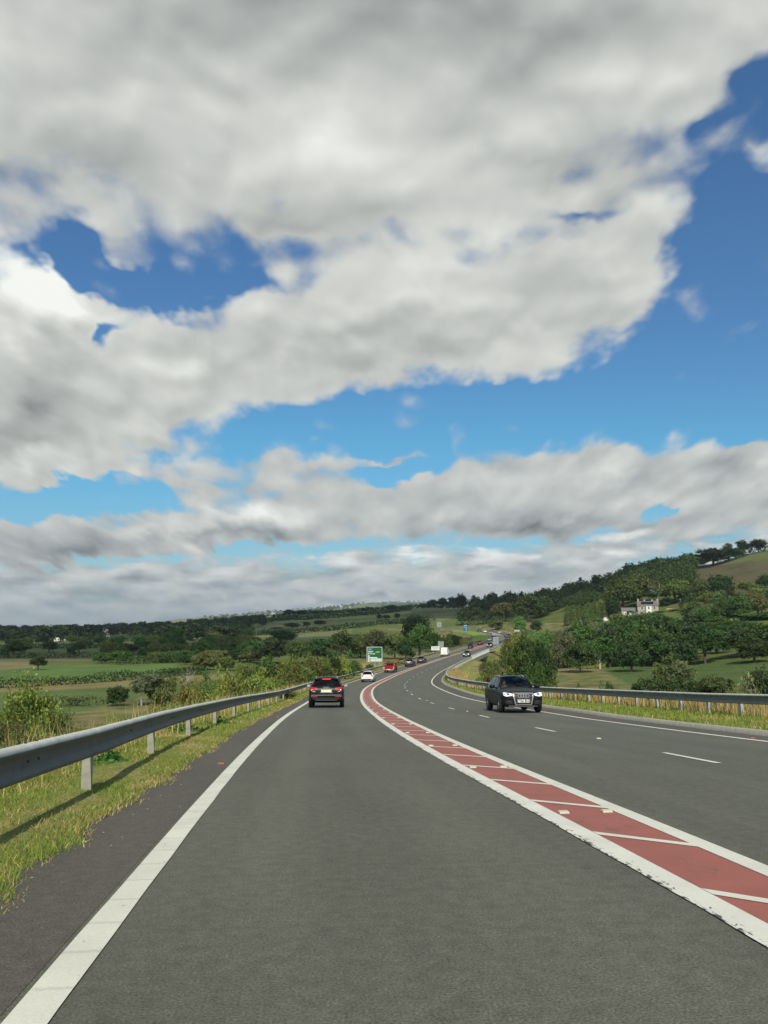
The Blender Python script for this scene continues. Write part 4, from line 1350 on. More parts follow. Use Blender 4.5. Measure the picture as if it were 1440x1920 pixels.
class Shell:
    """car body lofted from stations; windows are cut out of it as panes"""
    def __init__(self, kind):
        K = KINDS[kind]; st = K['st']
        self.K = K
        rings = []
        for (y, w, zb, zbelt, wt, zt) in st:
            r = [(0, zb), (.8 * w, zb), (.965 * w, zb + .11), (w, (zb + zbelt) / 2 + .03), (.992 * w, zbelt - .07), (.955 * w, zbelt), (wt, zt - .055), (wt - .13, zt), (0, zt + .03)]
            r = r + [(-x, z) for x, z in r[7:0:-1]]
            rings.append([(x, y, z) for x, z in r])
        n = 16
        verts = [p for r in rings for p in r]
        body, panes = [], {'windscreen': [], 'side_window': [], 'side_window2': [], 'rear_window': []}
        for i in range(len(rings) - 1):
            for j in range(n):
                f = (i * n + j, i * n + (j + 1) % n, (i + 1) * n + (j + 1) % n, (i + 1) * n + j)
                if i in K['ws'] and j in (6, 7, 8, 9): panes['windscreen'].append(f)
                elif i in K['rear'] and j in (6, 7, 8, 9): panes['rear_window'].append(f)
                elif i in K['side'] and j == 5: panes['side_window'].append(f)
                elif i in K['side'] and j == 10: panes['side_window2'].append(f)
                else: body.append(f)
        caps = [tuple(range(n)), tuple((len(rings) - 1) * n + k for k in range(n))[::-1]]
        self.rings = rings

        def mk(faces, mat, nm, lv=2):
            bm = bmesh.new()
            vv = {}
            for f in faces:
                for k in f:
                    if k not in vv: vv[k] = bm.verts.new(verts[k])
            for f in faces: bm.faces.new([vv[k] for k in f])
            cl = bm.edges.layers.float.new('crease_edge')
            inv = {v: k for k, v in vv.items()}
            for e_ in bm.edges:
                a, b = inv[e_.verts[0]] % n, inv[e_.verts[1]] % n
                if a == b and a in (5, 11): e_[cl] = .55
                if a == b and a in (6, 10): e_[cl] = .35
                ia, ib = inv[e_.verts[0]] // n, inv[e_.verts[1]] // n
                if ia == ib and ia in (K['ws'][0], ): e_[cl] = .4
                if kind == 'van' and ia == ib == len(rings) - 1: e_[cl] = .6
            bmesh.ops.recalc_face_normals(bm, faces=bm.faces[:])
            me = subsurf_mesh(bm, nm, mat, lv); bm.free()
            return me
        self.body = mk(body + caps, PAINT, 'body')
        self.panes = {k: mk(f, GLASS if k == 'windscreen' else GLASS_P, k.rstrip('2')) for k, f in panes.items() if f}
        full = mk(body + caps + [f for v in panes.values() for f in v], None, 'full')
        bm = bmesh.new(); bm.from_mesh(full)
        self.bvh = BVHTree.FromBMesh(bm); bm.free(); bpy.data.meshes.remove(full)

    def hit(self, axis, a, b):
        o, d = {'F': (Vector((a, 6, b)), Vector((0, -1, 0))), 'B': (Vector((a, -6, b)), Vector((0, 1, 0))), 'R': (Vector((4, a, b)), Vector((-1, 0, 0))), 'L': (Vector((-4, a, b)), Vector((1, 0, 0))), 'T': (Vector((a, b, 5)), Vector((0, 0, -1)))}[axis]
        h, nrm, _, _ = self.bvh.ray_cast(o, d)
        if h is None:
            h, nrm, _, _ = self.bvh.find_nearest(o + d * 3.5)
        if nrm.dot(d) > 0: nrm = -nrm
        return h, nrm

    def patch(self, axis, top, bot, nv=3, off=.006):
        """surface piece between two outlines, lying just proud of the body, with a rim that closes it onto the body"""
        mb = MB(); n = len(top)
        V = []; V2 = []
        for r in range(nv + 1):
            t = r / nv
            for (a0, b0), (a1, b1) in zip(top, bot):
                h, nm = self.hit(axis, a0 + (a1 - a0) * t, b0 + (b1 - b0) * t)
                V.append(h + nm * off); V2.append(h - nm * .01)
        F_ = [(r * n + k, r * n + k + 1, (r + 1) * n + k + 1, (r + 1) * n + k) for r in range(nv) for k in range(n - 1)]
        m = len(V)
        loop = [k for k in range(n)] + [r * n + n - 1 for r in range(1, nv + 1)] + [nv * n + k for k in range(n - 2, -1, -1)] + [r * n for r in range(nv - 1, 0, -1)]
        F_ += [(loop[q], loop[(q + 1) % len(loop)], loop[(q + 1) % len(loop)] + m, loop[q] + m) for q in range(len(loop))]
        return mb.add(V + V2, F_)

    def rect(self, axis, a0, a1, b0, b1, n=6, nv=3, off=.006):
        xs = [a0 + (a1 - a0) * k / n for k in range(n + 1)]
        return self.patch(axis, [(x, b1) for x in xs], [(x, b0) for x in xs], nv, off)


def wheel_parts(root, x, y, r, w, side):
    mb = MB()
    prof = [(r * .62, -w / 2), (r * .9, -w / 2), (r * .985, -w * .38), (r, -w * .2), (r, w * .2), (r * .985, w * .38), (r * .9, w / 2), (r * .62, w / 2)]
    n = 28; V = []
    for k in range(n):
        t = 2 * math.pi * k / n
        for rr_, xx in prof: V.append((x + xx, y + rr_ * math.cos(t), r + rr_ * math.sin(t)))
    m = len(prof)
    F_ = [(k * m + q, k * m + q + 1, ((k + 1) % n) * m + q + 1, ((k + 1) % n) * m + q) for k in range(n) for q in range(m - 1)]
    mb.add(V, F_)
    wh = mb.build('wheel', RUBBER, root, True)
    rm = MB(); xo = x + side * w * .36
    rm.ring((xo, y, r), 'X', r * .56, r * .66, .05)
    for k in range(5):
        t = 2 * math.pi * k / 5 + .3
        a = Vector((xo, y + r * .1 * math.cos(t), r + r * .1 * math.sin(t))); b = Vector((xo, y + r * .6 * math.cos(t), r + r * .6 * math.sin(t)))
        rm.bar(a, b, .10, .04, (1, 0, 0))
    rm.disc((xo + side * .01, y, r), 'X', r * .17, .05, 12)
    rm.build('rim', RIM, wh)
    MB().disc((x + side * w * .15, y, r), 'X', r * .6, .04, 20).build('brake_disc', PLASTIC, wh)
    return wh


def mirrored(pts): return [(-a, b) for a, b in pts][::-1]


def base_car(kind, name, label, cat, color, group=None):
    S = SHELLS.setdefault(kind, Shell(kind)); K = S.K
    t = thing(name, label, cat, (0, 0, 0), 0, group)
    link('body', S.body, t, color=color)
    for k, me in S.panes.items():
        link(k.rstrip('2'), me, t)
    yf, yr, r, w = K['wheel']
    hw = max(s[1] for s in K['st'])
    for y in (yf, yr):
        for sd in (1, -1):
            arc = [math.pi * q / 14 for q in range(15)]
            R_ = r * 1.17
            S.patch('R' if sd > 0 else 'L', [(y + R_ * math.cos(q), r + R_ * math.sin(q)) for q in arc], [(y + R_ * math.cos(q), .24) for q in arc], 4, .004).build('wheel_arch', PLASTIC, t)
            wheel_parts(t, sd * (hw - w / 2 + .012), y, r, w, sd)
    # sill, mirrors
    wi = K['ws'][0]
    ym = K['st'][wi][0] - .42; zm = K['st'][wi + 1][3] + .08
    for sd in (1, -1):
        mb = MB()
        c = Vector((sd * (hw + .10), ym, zm + .03))
        ring_ = []
        for k, (yy, s_) in enumerate(((-.07, .85), (-.05, 1.0), (.05, .9), (.10, .45))):
            for q in range(10):
                tt = 2 * math.pi * q / 10
                ring_.append(c + Vector((s_ * .125 * math.copysign(abs(math.cos(tt)) ** .6, math.cos(tt)), yy, s_ * .085 * math.copysign(abs(math.sin(tt)) ** .6, math.sin(tt)))))
        F_ = [(k * 10 + q, k * 10 + (q + 1) % 10, (k + 1) * 10 + (q + 1) % 10, (k + 1) * 10 + q) for k in range(3) for q in range(10)] + [tuple(range(10))[::-1], tuple(30 + q for q in range(10))]
        mb.add(ring_, F_)
        mb.bar((sd * (hw - .10), ym, zm - .03), (sd * (hw + .02), ym, zm), .06, .05)
        m_ = mb.build('mirror', PAINT, t, True, color=color)
        MB().box(c + Vector((0, -.078, 0)), (.19, .012, .125)).build('mirror_glass', CHROME, m_)
    # door gaps and handles
    for sd, ax in ((1, 'R'), (-1, 'L')):
        for yy in (K['st'][wi][0] - .45, (yf + yr) / 2 - .12, yr + .5 * r if kind != 'van' else yr + 1.0):
            S.patch(ax, [(yy - .007, K['st'][wi + 1][3] - .02), (yy + .007, K['st'][wi + 1][3] - .02)], [(yy - .007, .34), (yy + .007, .34)], 6, .0025).build('door_gap', INK, t)
        for yy in ((yf + yr) / 2 + .1, yr + .62 * r + .15) if kind != 'van' else ((yf + yr) / 2 + .35,):
            h, nm = S.hit(ax, yy, K['st'][wi + 1][3] - .13)
            MB().box(h + nm * .02, (.035, .2, .035)).build('door_handle', PAINT, t, color=color)
        # pillars between the side panes
        if kind != 'van':
            for yy, ww in ((-.30, .07), (-1.02, .10)):
                S.patch(ax, [(yy - ww / 2 - .06, K['st'][7][5] - .09), (yy + ww / 2 - .06, K['st'][7][5] - .09)], [(yy - ww / 2, K['st'][7][3] + .01), (yy + ww / 2, K['st'][7][3] + .01)], 5, .006).build('pillar', PLASTIC, t)
    return t, S


SHELLS = {}


def plate(t, S, axis, z, hw, hh, mat, y=None, txt=None):
    a, n1_ = S.hit(axis, 0, z)
    sgn = 1 if axis == 'F' else -1
    y = a.y + sgn * .012 if y is None else y
    p = MB().box((0, y, z), (hw * 2, .016, hh * 2)).build('number_plate', mat, t)
    if txt:
        M = Matrix(((-sgn, 0, 0, 0), (0, 0, sgn, y + sgn * .010), (0, 1, 0, z - .004), (0, 0, 0, 1)))
        text_mesh('lettering', txt, .125, INK, M, p, .001, 'CENTER', .004)
    return p


def rings_emblem(t, y, z, sgn, R_=.055, mat=None):
    mb = MB()
    for k in range(4):
        mb.ring(((k - 1.5) * R_ * 1.35, y, z), 'Y', R_ * .76, R_, .012, 18)
    return mb.build('emblem', mat or CHROME, t)


def fit_lower(t, S, kind, axis):
    pass


# ---- person at the wheel: one continuous skinned figure
def person_mesh():
    J = [(0, 0, .46), (0, .0, .62), (0, -.06, .82), (0, -.08, .99), (0, -.05, 1.07), (0, -.02, 1.16), (0, .0, 1.27),       # 0-6 pelvis..crown
         (.10, .02, .46), (.13, .42, .50), (.13, .72, .18), (-.10, .02, .46), (-.13, .42, .50), (-.13, .72, .18),          # legs 7-12
         (.19, -.06, .95), (.25, .06, .72), (.17, .34, .80), (.14, .43, .85), (-.19, -.06, .95), (-.25, .06, .72), (-.17, .34, .80), (-.14, .43, .85)]
    E_ = [(0, 1), (1, 2), (2, 3), (3, 4), (4, 5), (5, 6), (0, 7), (7, 8), (8, 9), (0, 10), (10, 11), (11, 12), (3, 13), (13, 14), (14, 15), (15, 16), (3, 17), (17, 18), (18, 19), (19, 20)]
    Rr = [.15, .15, .16, .12, .055, .085, .07, .095, .075, .05, .095, .075, .05, .065, .05, .04, .04, .065, .05, .04, .04]
    me = bpy.data.meshes.new('figure'); me.from_pydata(J, E_, [])
    o = bpy.data.objects.new('figure', me); COL.objects.link(o)
    sk = o.modifiers.new('k', 'SKIN'); o.modifiers.new('s', 'SUBSURF').levels = 2
    for v, r in zip(me.skin_vertices[0].data, Rr): v.radius = (r, r)
    me.skin_vertices[0].data[0].use_root = True
    dg = bpy.context.evaluated_depsgraph_get(); dg.update()
    out = bpy.data.meshes.new_from_object(o.evaluated_get(dg))
    bpy.data.objects.remove(o); bpy.data.meshes.remove(me)
    out.materials.clear(); out.materials.append(SHIRT); out.materials.append(SKIN)
    idx = [1 if (sum(out.vertices[k].co.z for k in p.vertices) / len(p.vertices) > 1.045 or sum(out.vertices[k].co.y for k in p.vertices) / len(p.vertices) > .33 and sum(out.vertices[k].co.z for k in p.vertices) / len(p.vertices) > .72) else 0 for p in out.polygons]
    out.polygons.foreach_set('material_index', idx)
    out.polygons.foreach_set('use_smooth', [True] * len(out.polygons))
    return out


def interior(t, hw, zs, yfront):
    for x in (.36, -.36):
        mb = MB().box((x, yfront, zs + .05), (.5, .52, .18)); mb.bar((x, yfront - .24, zs + .1), (x, yfront - .42, zs + .72), .46, .13, (0, 1, 0)); mb.bar((x, yfront - .43, zs + .76), (x, yfront - .46, zs + .96), .25, .1, (0, 1, 0))
        mb.build('seat', SEATM, t)
    mb = MB().box((0, yfront - 1.0, zs + .05), (1.3, .5, .2)); mb.bar((0, yfront - 1.25, zs + .1), (0, yfront - 1.38, zs + .62), 1.3, .14, (0, 1, 0)); mb.build('rear_seat', SEATM, t)
    MB().box((0, yfront + .78, zs + .44), (1.45, .42, .16)).build('dashboard', SEATM, t)


def place(t, s, o, oncoming=False, yaw=0.0, scale=1.0):
    p = RP(s, o, .012)
    g = (RP(s + 1.3, o)[2] - RP(s - 1.3, o)[2]) / 2.6
    cf = float(np.interp(s, *CFS))
    h = heading(s)
    t.location = p
    if oncoming: t.rotation_euler = (-math.atan(g), math.atan(cf), math.pi - h + yaw)
    else: t.rotation_euler = (math.atan(g), -math.atan(cf), -h + yaw)
    t.scale = (scale,) * 3


# ---- the two dark SUVs
def suv_front(t, S, color, txt):
    xs = [(-.30 + .06 * k) for k in range(11)]
    def hexa(top, bot, hw_t, hw_b, n=8):
        tp = [(-hw_t + 2 * hw_t * k / n, top) for k in range(n + 1)]; bt = [(-hw_b + 2 * hw_b * k / n, bot) for k in range(n + 1)]
        return tp, bt
    a = S.patch('F', *hexa(.835, .335, .46, .36), 8, .012).build('grille_frame', CHROME, t)
    g = S.patch('F', *hexa(.80, .37, .415, .325), 8, .020).build('grille', PLASTIC, t)
    for z in (.765, .665):
        S.rect('F', -.40, .40, z - .006, z + .006, 8, 1, .030).build('grille_bar', pbr('grille_grey', (0.12, 0.12, 0.125), .35, .6), g)
    p, _ = S.hit('F', 0, .71)
    rings_emblem(t, p.y + .045, .71, 1, .082)
    p, _ = S.hit('F', 0, .50)
    plate(t, S, 'F', .50, .27, .062, PLATE_W, p.y + .04, txt)
    for sd in (1, -1):
        f = lambda L: L if sd > 0 else mirrored(L)
        tp = [(.47, .80), (.55, .815), (.65, .83), (.75, .842), (.83, .845)]; bt = [(.50, .735), (.57, .715), (.66, .70), (.75, .70), (.82, .735)]
        hl = S.patch('F', f(tp), f(bt), 4, .010).build('headlight', LAMP_W, t)
        tp = [(.50, .755), (.57, .737), (.66, .722), (.75, .722), (.80, .745)]; bt = [(.505, .735), (.575, .715), (.66, .70), (.75, .70), (.805, .725)]
        S.patch('F', f(tp), f(bt), 2, .016).build('daytime_strip', LAMP_ON, hl)
        tp = [(.585, .80), (.65, .81), (.71, .815)]; bt = [(.595, .745), (.65, .742), (.70, .745)]
        S.patch('F', f(tp), f(bt), 3, .016).build('lens', GLASSD, hl)
        tp = [(.50, .52), (.6, .53), (.72, .54), (.80, .53)]; bt = [(.46, .37), (.6, .37), (.72, .38), (.78, .42)]
        S.patch('F', f(tp), f(bt), 4, .006).build('air_intake', PLASTIC, t)
    S.rect('F', -.62, .62, .265, .30, 10, 2, .014).build('skid_trim', CHROME, t)
    S.rect('F', -.55, .55, 1.06, 1.085, 10, 1, .008).build('cowl', PLASTIC, t)
    for x0, x1 in ((-.55, -.02), (.05, .58)):
        a, n_ = S.hit('T', x0, .93); b, n2_ = S.hit('T', x1, .82)
        MB().bar(a + n_ * .02, b + n2_ * .02, .02, .02).build('wiper', PLASTIC, t)
    for sd in (1, -1):
        pts = []
        for q in np.linspace(0, 1, 9):
            h, n_ = S.hit('T', sd * (.675 - .085 * q), .86 - .60 * q)
            pts.append(h + n_ * .006)
        MB().tube(pts, [.035] * 9, 6).build('windscreen_pillar', PAINT, t, color=color)
    S.rect('F', -.10, .10, 1.40, 1.47, 3, 2, -.03).build('mirror_housing', PLASTIC, t)


def suv_rear(t, S, color, lit=False):
    for sd in (1, -1):
        f = lambda L: L if sd > 0 else mirrored(L)
        tp = [(.45, .995), (.55, 1.015), (.68, 1.03), (.80, 1.03), (.86, 1.02)]; bt = [(.47, .925), (.56, .905), (.68, .89), (.80, .89), (.87, .90)]
        S.patch('B', f(tp), f(bt), 4, .012).build('tail_light', LAMP_RO if lit else LAMP_R, t)
        S.patch('B', f([(.44, .585), (.6, .59), (.80, .585)]), f([(.46, .545), (.6, .538), (.78, .54)]), 2, .012).build('reflector', LAMP_RO if lit else LAMP_R, t)
    pl_ = plate(t, S, 'B', .845, .27, .065, PLATE_Y)
    S.rect('B', -.34, .34, .75, .765, 6, 1, .01).build('trim_strip', CHROME, t)
    S.rect('B', -.78, .78, .625, .645, 8, 1, .012).build('bumper_strip', CHROME, t)
    p, _ = S.hit('B', 0, 1.0)
    rings_emblem(t, p.y - .03, 1.0, -1, .055)
    S.rect('B', -.70, -.56, .805, .825, 4, 1, .01).build('badge', CHROME, t)
    S.rect('B', .60, .70, .805, .825, 4, 1, .01).build('badge', CHROME, t)
    S.rect('B', -.70, .70, .40, .50, 8, 3, .008).build('lower_bumper', PLASTIC, t)
    S.rect('B', -.55, .55, .37, .40, 8, 1, .014).build('skid_trim', RIM, t)
    sp = MB()
    a, _ = S.hit('T', 0, -1.55)
    sp.add([(-.56, -1.5, a.z - .01), (.56, -1.5, a.z - .01), (.60, -1.78, a.z - .05), (-.60, -1.78, a.z - .05), (-.56, -1.5, a.z - .07), (.56, -1.5, a.z - .07), (.60, -1.77, a.z - .085), (-.60, -1.77, a.z - .085)],
           [(0, 3, 2, 1), (4, 5, 6, 7), (0, 1, 5, 4), (1, 2, 6, 5), (2, 3, 7, 6), (3, 0, 4, 7)])
    sp.build('spoiler', PAINT, t, color=color)
    MB().box((0, -1.785, a.z - .066), (.44, .016, .045)).build('brake_light', LAMP_B if lit else LAMP_R, t)
    h, n_ = S.hit('B', 0, 1.14); h2, n2_ = S.hit('B', .38, 1.17)
    MB().bar(h + n_ * .02, h2 + n2_ * .02, .025).build('wiper', PLASTIC, t)
    MB().tube([(0, -1.25, S.hit('T', 0, -1.25)[0].z - .01), (0, -1.36, S.hit('T', 0, -1.25)[0].z + .07)], [.02, .012], 6).build('aerial', PLASTIC, t)


def roof_rails(t, S):
    for sd in (1, -1):
        pts = [S.hit('T', sd * .55, y)[0] + Vector((0, 0, .045 if 0 < k < 8 else .0)) for k, y in enumerate(np.linspace(.05, -1.45, 9))]
        MB().tube(pts, .02, 6).build('roof_rail', CHROME, t)


DKBLUE = (0.008, 0.009, 0.012); BLACKP = (0.010, 0.011, 0.013)
t1, S1 = base_car('suv', 'suv', 'black SUV in front in our lane, seen from behind with its brake lights lit', 'SUV', BLACKP)
suv_rear(t1, S1, BLACKP, True); roof_rails(t1, S1); interior(t1, .9, .45, -.15)
MB().box((0, -1.1, .5), (1.3, 1.2, .3)).build('boot_floor', SEATM, t1)
place(t1, 45.3, -2.05)
t1.scale = (.985, 1.02, .985)
t2, S2 = base_car('suv', 'suv', 'black SUV with chrome grille and lit headlights, coming towards us', 'SUV', DKBLUE)
suv_front(t2, S2, DKBLUE, 'CY66 BHZ'); roof_rails(t2, S2); interior(t2, .9, .45, .0)
place(t2, 37.0, 6.22, True)
t2.scale = (.97, 1.0, .97)
sw = MB().ring((-.36, .52, 1.02), 'Y', .165, .19, .03, 20); sw.build('steering_wheel', SEATM, t2)
pm = person_mesh()
dr = link('person', pm, None)
tag(dr, 'driver in a dark top holding the steering wheel of the oncoming black SUV', 'person')
bpy.context.view_layer.update()
M2 = t2.matrix_world
# UK car: the driver sits on the car's own right (+x)
for o in t2.children:
    if o.name.startswith('steering_wheel'):
        o.location.x = .72
dr.matrix_world = M2 @ Matrix.Translation((.36, .02, .07))
hm = MB()
for k in range(5):
    ph = math.pi / 2 * k / 4.5
    for q in range(12):
        a = 2 * math.pi * q / 12
        hm.v.append((.088 * math.cos(ph) * math.cos(a), -.012 + .092 * math.cos(ph) * math.sin(a), 1.235 + .105 * math.sin(ph)))
hm.f = [(k * 12 + q, k * 12 + (q + 1) % 12, (k + 1) * 12 + (q + 1) % 12, (k + 1) * 12 + q) for k in range(4) for q in range(12)] + [tuple(48 + q for q in range(12))]
hm.build('hair', HAIR, dr, True)
fm = MB().box((0, .085, 1.17), (.022, .035, .045)); fm.build('nose', SKIN, dr)


# ---- plain details for the other cars
def simple_rear(t, S, kind, color, lamp=LAMP_R, pl=PLATE_Y):
    if kind == 'hatch':
        for sd in (1, -1):
            f = lambda L: L if sd > 0 else mirrored(L)
            S.patch('B', f([(.52, .90), (.62, .92), (.74, .90)]), f([(.52, .74), (.64, .73), (.77, .74)]), 3, .012).build('tail_light', lamp, t)
        plate(t, S, 'B', .62, .26, .055, pl)
        S.rect('B', -.66, .66, .30, .42, 6, 2, .008).build('lower_bumper', PLASTIC, t)
        p, _ = S.hit('B', 0, .82); MB().disc((0, p.y - .015, .82), 'Y', .055, .02, 14).build('emblem', CHROME, t)
        h, n_ = S.hit('B', 0, 1.0); h2, n2_ = S.hit('B', .35, 1.03)
        MB().bar(h + n_ * .02, h2 + n2_ * .02, .022).build('wiper', PLASTIC, t)
    else: suv_rear(t, S, color)


def simple_front(t, S, kind, color):
    k = .86 if kind == 'hatch' else 1.0
    for sd in (1, -1):
        f = lambda L: L if sd > 0 else mirrored(L)
        S.patch('F', f([(.44 * k, .80 * k), (.62 * k, .83 * k), (.80 * k, .84 * k)]), f([(.47 * k, .70 * k), (.62 * k, .68 * k), (.79 * k, .71 * k)]), 3, .012).build('headlight', LAMP_ON, t)
    S.rect('F', -.40 * k, .40 * k, .42 * k, .74 * k, 6, 4, .010).build('grille', PLASTIC, t)
    p, _ = S.hit('F', 0, .5 * k)
    plate(t, S, 'F', .50 * k, .26, .055, PLATE_W, p.y + .03)


def van_rear(t, S, color, dark=False):
    for sd in (1, -1):
        S.rect('B', *((.84, .955) if sd > 0 else (-.955, -.84)), .95, 1.55, 2, 5, .014).build('tail_light', LAMP_R, t)
        a, b = (.08, .72) if sd > 0 else (-.72, -.08)
        if dark: S.rect('B', a, b, 1.45, 2.05, 4, 4, .01).build('rear_window', GLASSD, t)
    S.rect('B', -.008, .008, .55, 2.2, 1, 8, .006).build('door_gap', INK, t)
    S.rect('B', -.88, .88, .40, .56, 8, 2, .02).build('bumper', PLASTIC, t)
    plate(t, S, 'B', .75, .26, .06, PLATE_Y if not dark else PLATE_W)
    S.rect('B', .10, .30, 1.15, 1.22, 2, 1, .03).build('door_handle', PLASTIC, t)


NAVY = (0.012, 0.014, 0.022)
def add_car(kind, name, label, cat, color, s, o, onc=False, scale=1.0, ends='r', group=None, yaw=0.0, rails=False):
    t, S = base_car(kind, name, label, cat, color, group)
    if kind == 'van': van_rear(t, S, color, dark=sum(color) < .3)
    elif ends == 'r': simple_rear(t, S, kind, color)
    else: simple_front(t, S, kind, color)
    if rails: roof_rails(t, S)
    place(t, s, o, onc, yaw, scale)
    return t, S


add_car('hatch', 'hatchback', 'white hatchback second in line ahead in our lane', 'car', (0.78, 0.79, 0.80), 114.4, -1.25)
td, Sd = add_car('suv', 'suv', 'dark grey four by four with a roof load, fourth in the queue ahead', 'SUV', (0.035, 0.04, 0.05), 176, -1.45, scale=1.0, rails=True)
MB().box((0, -.5, 1.72), (.95, 1.3, .2)).build('roof_box', PLASTIC, td)
Sd.rect('B', -.5, .5, .95, 1.1, 6, 2, .02).build('pale_panel', pbr('pale_panel', (0.4, 0.43, 0.5), .4), td)
add_car('hatch', 'estate_car', 'dark grey car between the four by four and the white van', 'car', (0.06, 0.062, 0.064), 192.5, -1.25, scale=1.06)
add_car('van', 'panel_van', 'tall white panel van passing the small white sign', 'van', (0.80, 0.82, 0.80), 233.5, -.85, scale=.97)
add_car('van', 'dark_van', 'dark blue grey van ahead of the white van, before the ghost island', 'van', (0.025, 0.028, 0.04), 303, -.75, scale=.82)
add_car('hatch', 'hatchback', 'red hatchback driving away at the start of the grass island', 'car', (0.42, 0.03, 0.02), 348, -1.55, scale=1.08)
add_car('hatch', 'hatchback', 'white car driving away beside the bright grass island', 'car', (0.8, 0.8, 0.8), 400, -1.9, scale=1.1)
add_car('suv', 'suv', 'dark car following the white one round the grass island', 'SUV', (0.02, 0.022, 0.03), 432, -1.9)
add_car('van', 'panel_van', 'white van in the bend just beyond the dark car', 'van', (0.75, 0.75, 0.75), 444, -1.9, scale=.85)
add_car('hatch', 'hatchback', 'tiny white car at the far top of the bend', 'car', (0.8, 0.8, 0.8), 517, -2.5, scale=1.1)
add_car('suv', 'suv', 'tiny black car leading the line at the far top of the bend', 'SUV', (0.012, 0.012, 0.014), 534, -2.6)
add_car('hatch', 'hatchback', 'dark car with bright headlights coming towards us by the bridge parapet', 'car', (0.06, 0.065, 0.07), 226, 5.9, True, 1.08, 'f')
add_car('suv', 'suv', 'dark car coming towards us beside the grey sign back', 'SUV', (0.02, 0.025, 0.04), 311, 5.3, True, 1.0, 'f')
tw, Sw = add_car('suv', 'suv', 'dark car with a pale roof coming towards us past the buff island', 'SUV', (0.03, 0.033, 0.04), 410, 5.6, True, 1.0, 'f')
MB().box((0, -.5, 1.68), (1.0, 1.5, .22)).build('roof_box', RENDERW, tw)
add_car('hatch', 'hatchback', 'dark red car coming towards us behind the pale roofed one', 'car', (0.10, 0.03, 0.025), 440, 6.0, True, 1.1, 'f')
add_car('hatch', 'hatchback', 'silver grey car coming down from the far bend on the right', 'car', (0.30, 0.31, 0.33), 498, 3.6, True, 1.12, 'f')

# ---- red pickup: cab, open bed, tailgate
REDP = (0.30, 0.016, 0.016)
pk = thing('pickup_truck', 'red pickup truck with an open bed, third in line by the green sign', 'pickup')
hwk = .92
cab = bmesh.new()
prof = [(2.55, .45), (2.6, .75), (2.5, .98), (1.35, 1.10), (.75, 1.66), (-.35, 1.72), (-.62, 1.66), (-.72, 1.02), (-.72, .45)]
for sx in (-1, 1):
    pass
ring = []
for x in (-hwk, -hwk * .96, hwk * .96, hwk):
    row = []
    for y, z in prof:
        k = (1 - .20 * max(0, (z - 1.05) / .65)) * (1 if abs(x) == hwk else 1)
        row.append(cab.verts.new((x * k, y, z - (.02 if abs(x) == hwk else 0))))
    ring.append(row)
for a, b in zip(ring[:-1], ring[1:]):
    for q in range(len(prof)):
        cab.faces.new((a[q], a[(q + 1) % len(prof)], b[(q + 1) % len(prof)], b[q]))
cab.faces.new(ring[0]); cab.faces.new(ring[-1][::-1])
bmesh.ops.recalc_face_normals(cab, faces=cab.faces[:])
bmesh.ops.bevel(cab, geom=[e_ for e_ in cab.edges], offset=.03, segments=2, affect='EDGES')
me = bpy.data.meshes.new('cab'); cab.to_mesh(me); cab.free(); me.materials.append(PAINT); me.polygons.foreach_set('use_smooth', [True] * len(me.polygons))
link('cab', me, pk, color=REDP)
bx = MB()
for c, s in (((.88, -1.7, .82), (.08, 1.9, .52)), ((-.88, -1.7, .82), (.08, 1.9, .52)), ((0, -.8, .82), (1.68, .08, .52)), ((0, -1.7, .60), (1.68, 1.9, .08))): bx.box(c, s)
bx.build('bed', PAINT, pk, color=REDP)
tg = MB().box((0, -2.66, .82), (1.66, .07, .52)).build('tailgate', PAINT, pk, color=REDP)
MB().box((0, -2.70, .98), (.3, .03, .06)).build('handle', PLASTIC, tg)
for sd in (1, -1):
    MB().box((sd * .88, -2.67, .84), (.12, .08, .42)).build('tail_light', pbr('pale_lamp', (0.75, 0.35, 0.3), .2, emit=(1, .5, .45), estr=.25), pk)
MB().box((0, -2.74, .53), (1.8, .14, .14)).build('bumper', CHROME, pk)
MB().box((0, -2.82, .56), (.52, .02, .12)).build('number_plate', PLATE_W, pk)
MB().box((0, -.755, 1.40), (1.25, .02, .40), M=Matrix.Rotation(math.radians(8), 4, 'X')).build('rear_window', GLASSD, pk)
for sd in (1, -1):
    MB().add([(sd * .80, .62, 1.16), (sd * .80, -.58, 1.16), (sd * .758, -.52, 1.56), (sd * .752, .42, 1.58), (sd * .86, .62, 1.16), (sd * .86, -.58, 1.16), (sd * .80, -.52, 1.56), (sd * .795, .42, 1.58)], [(0, 1, 2, 3), (7, 6, 5, 4), (0, 4, 5, 1), (1, 5, 6, 2), (2, 6, 7, 3), (3, 7, 4, 0)]).build('side_window', GLASSD, pk)
    MB().box((sd * 1.02, .75, 1.22), (.2, .1, .2)).build('mirror', PLASTIC, pk)
MB().add([(-.70, 1.32, 1.14), (.70, 1.32, 1.14), (.60, .80, 1.62), (-.60, .80, 1.62), (-.70, 1.28, 1.10), (.70, 1.28, 1.10), (.6, .76, 1.58), (-.6, .76, 1.58)], [(0, 1, 2, 3), (7, 6, 5, 4), (0, 4, 5, 1), (1, 5, 6, 2), (2, 6, 7, 3), (3, 7, 4, 0)]).build('windscreen', GLASSD, pk)
for y in (1.6, -1.65):
    for sd in (1, -1): wheel_parts(pk, sd * .82, y, .37, .24, sd)
MB().box((0, 0, .48), (1.3, 4.6, .16)).build('chassis', PLASTIC, pk)
place(pk, 151.3, -1.75, scale=.98)

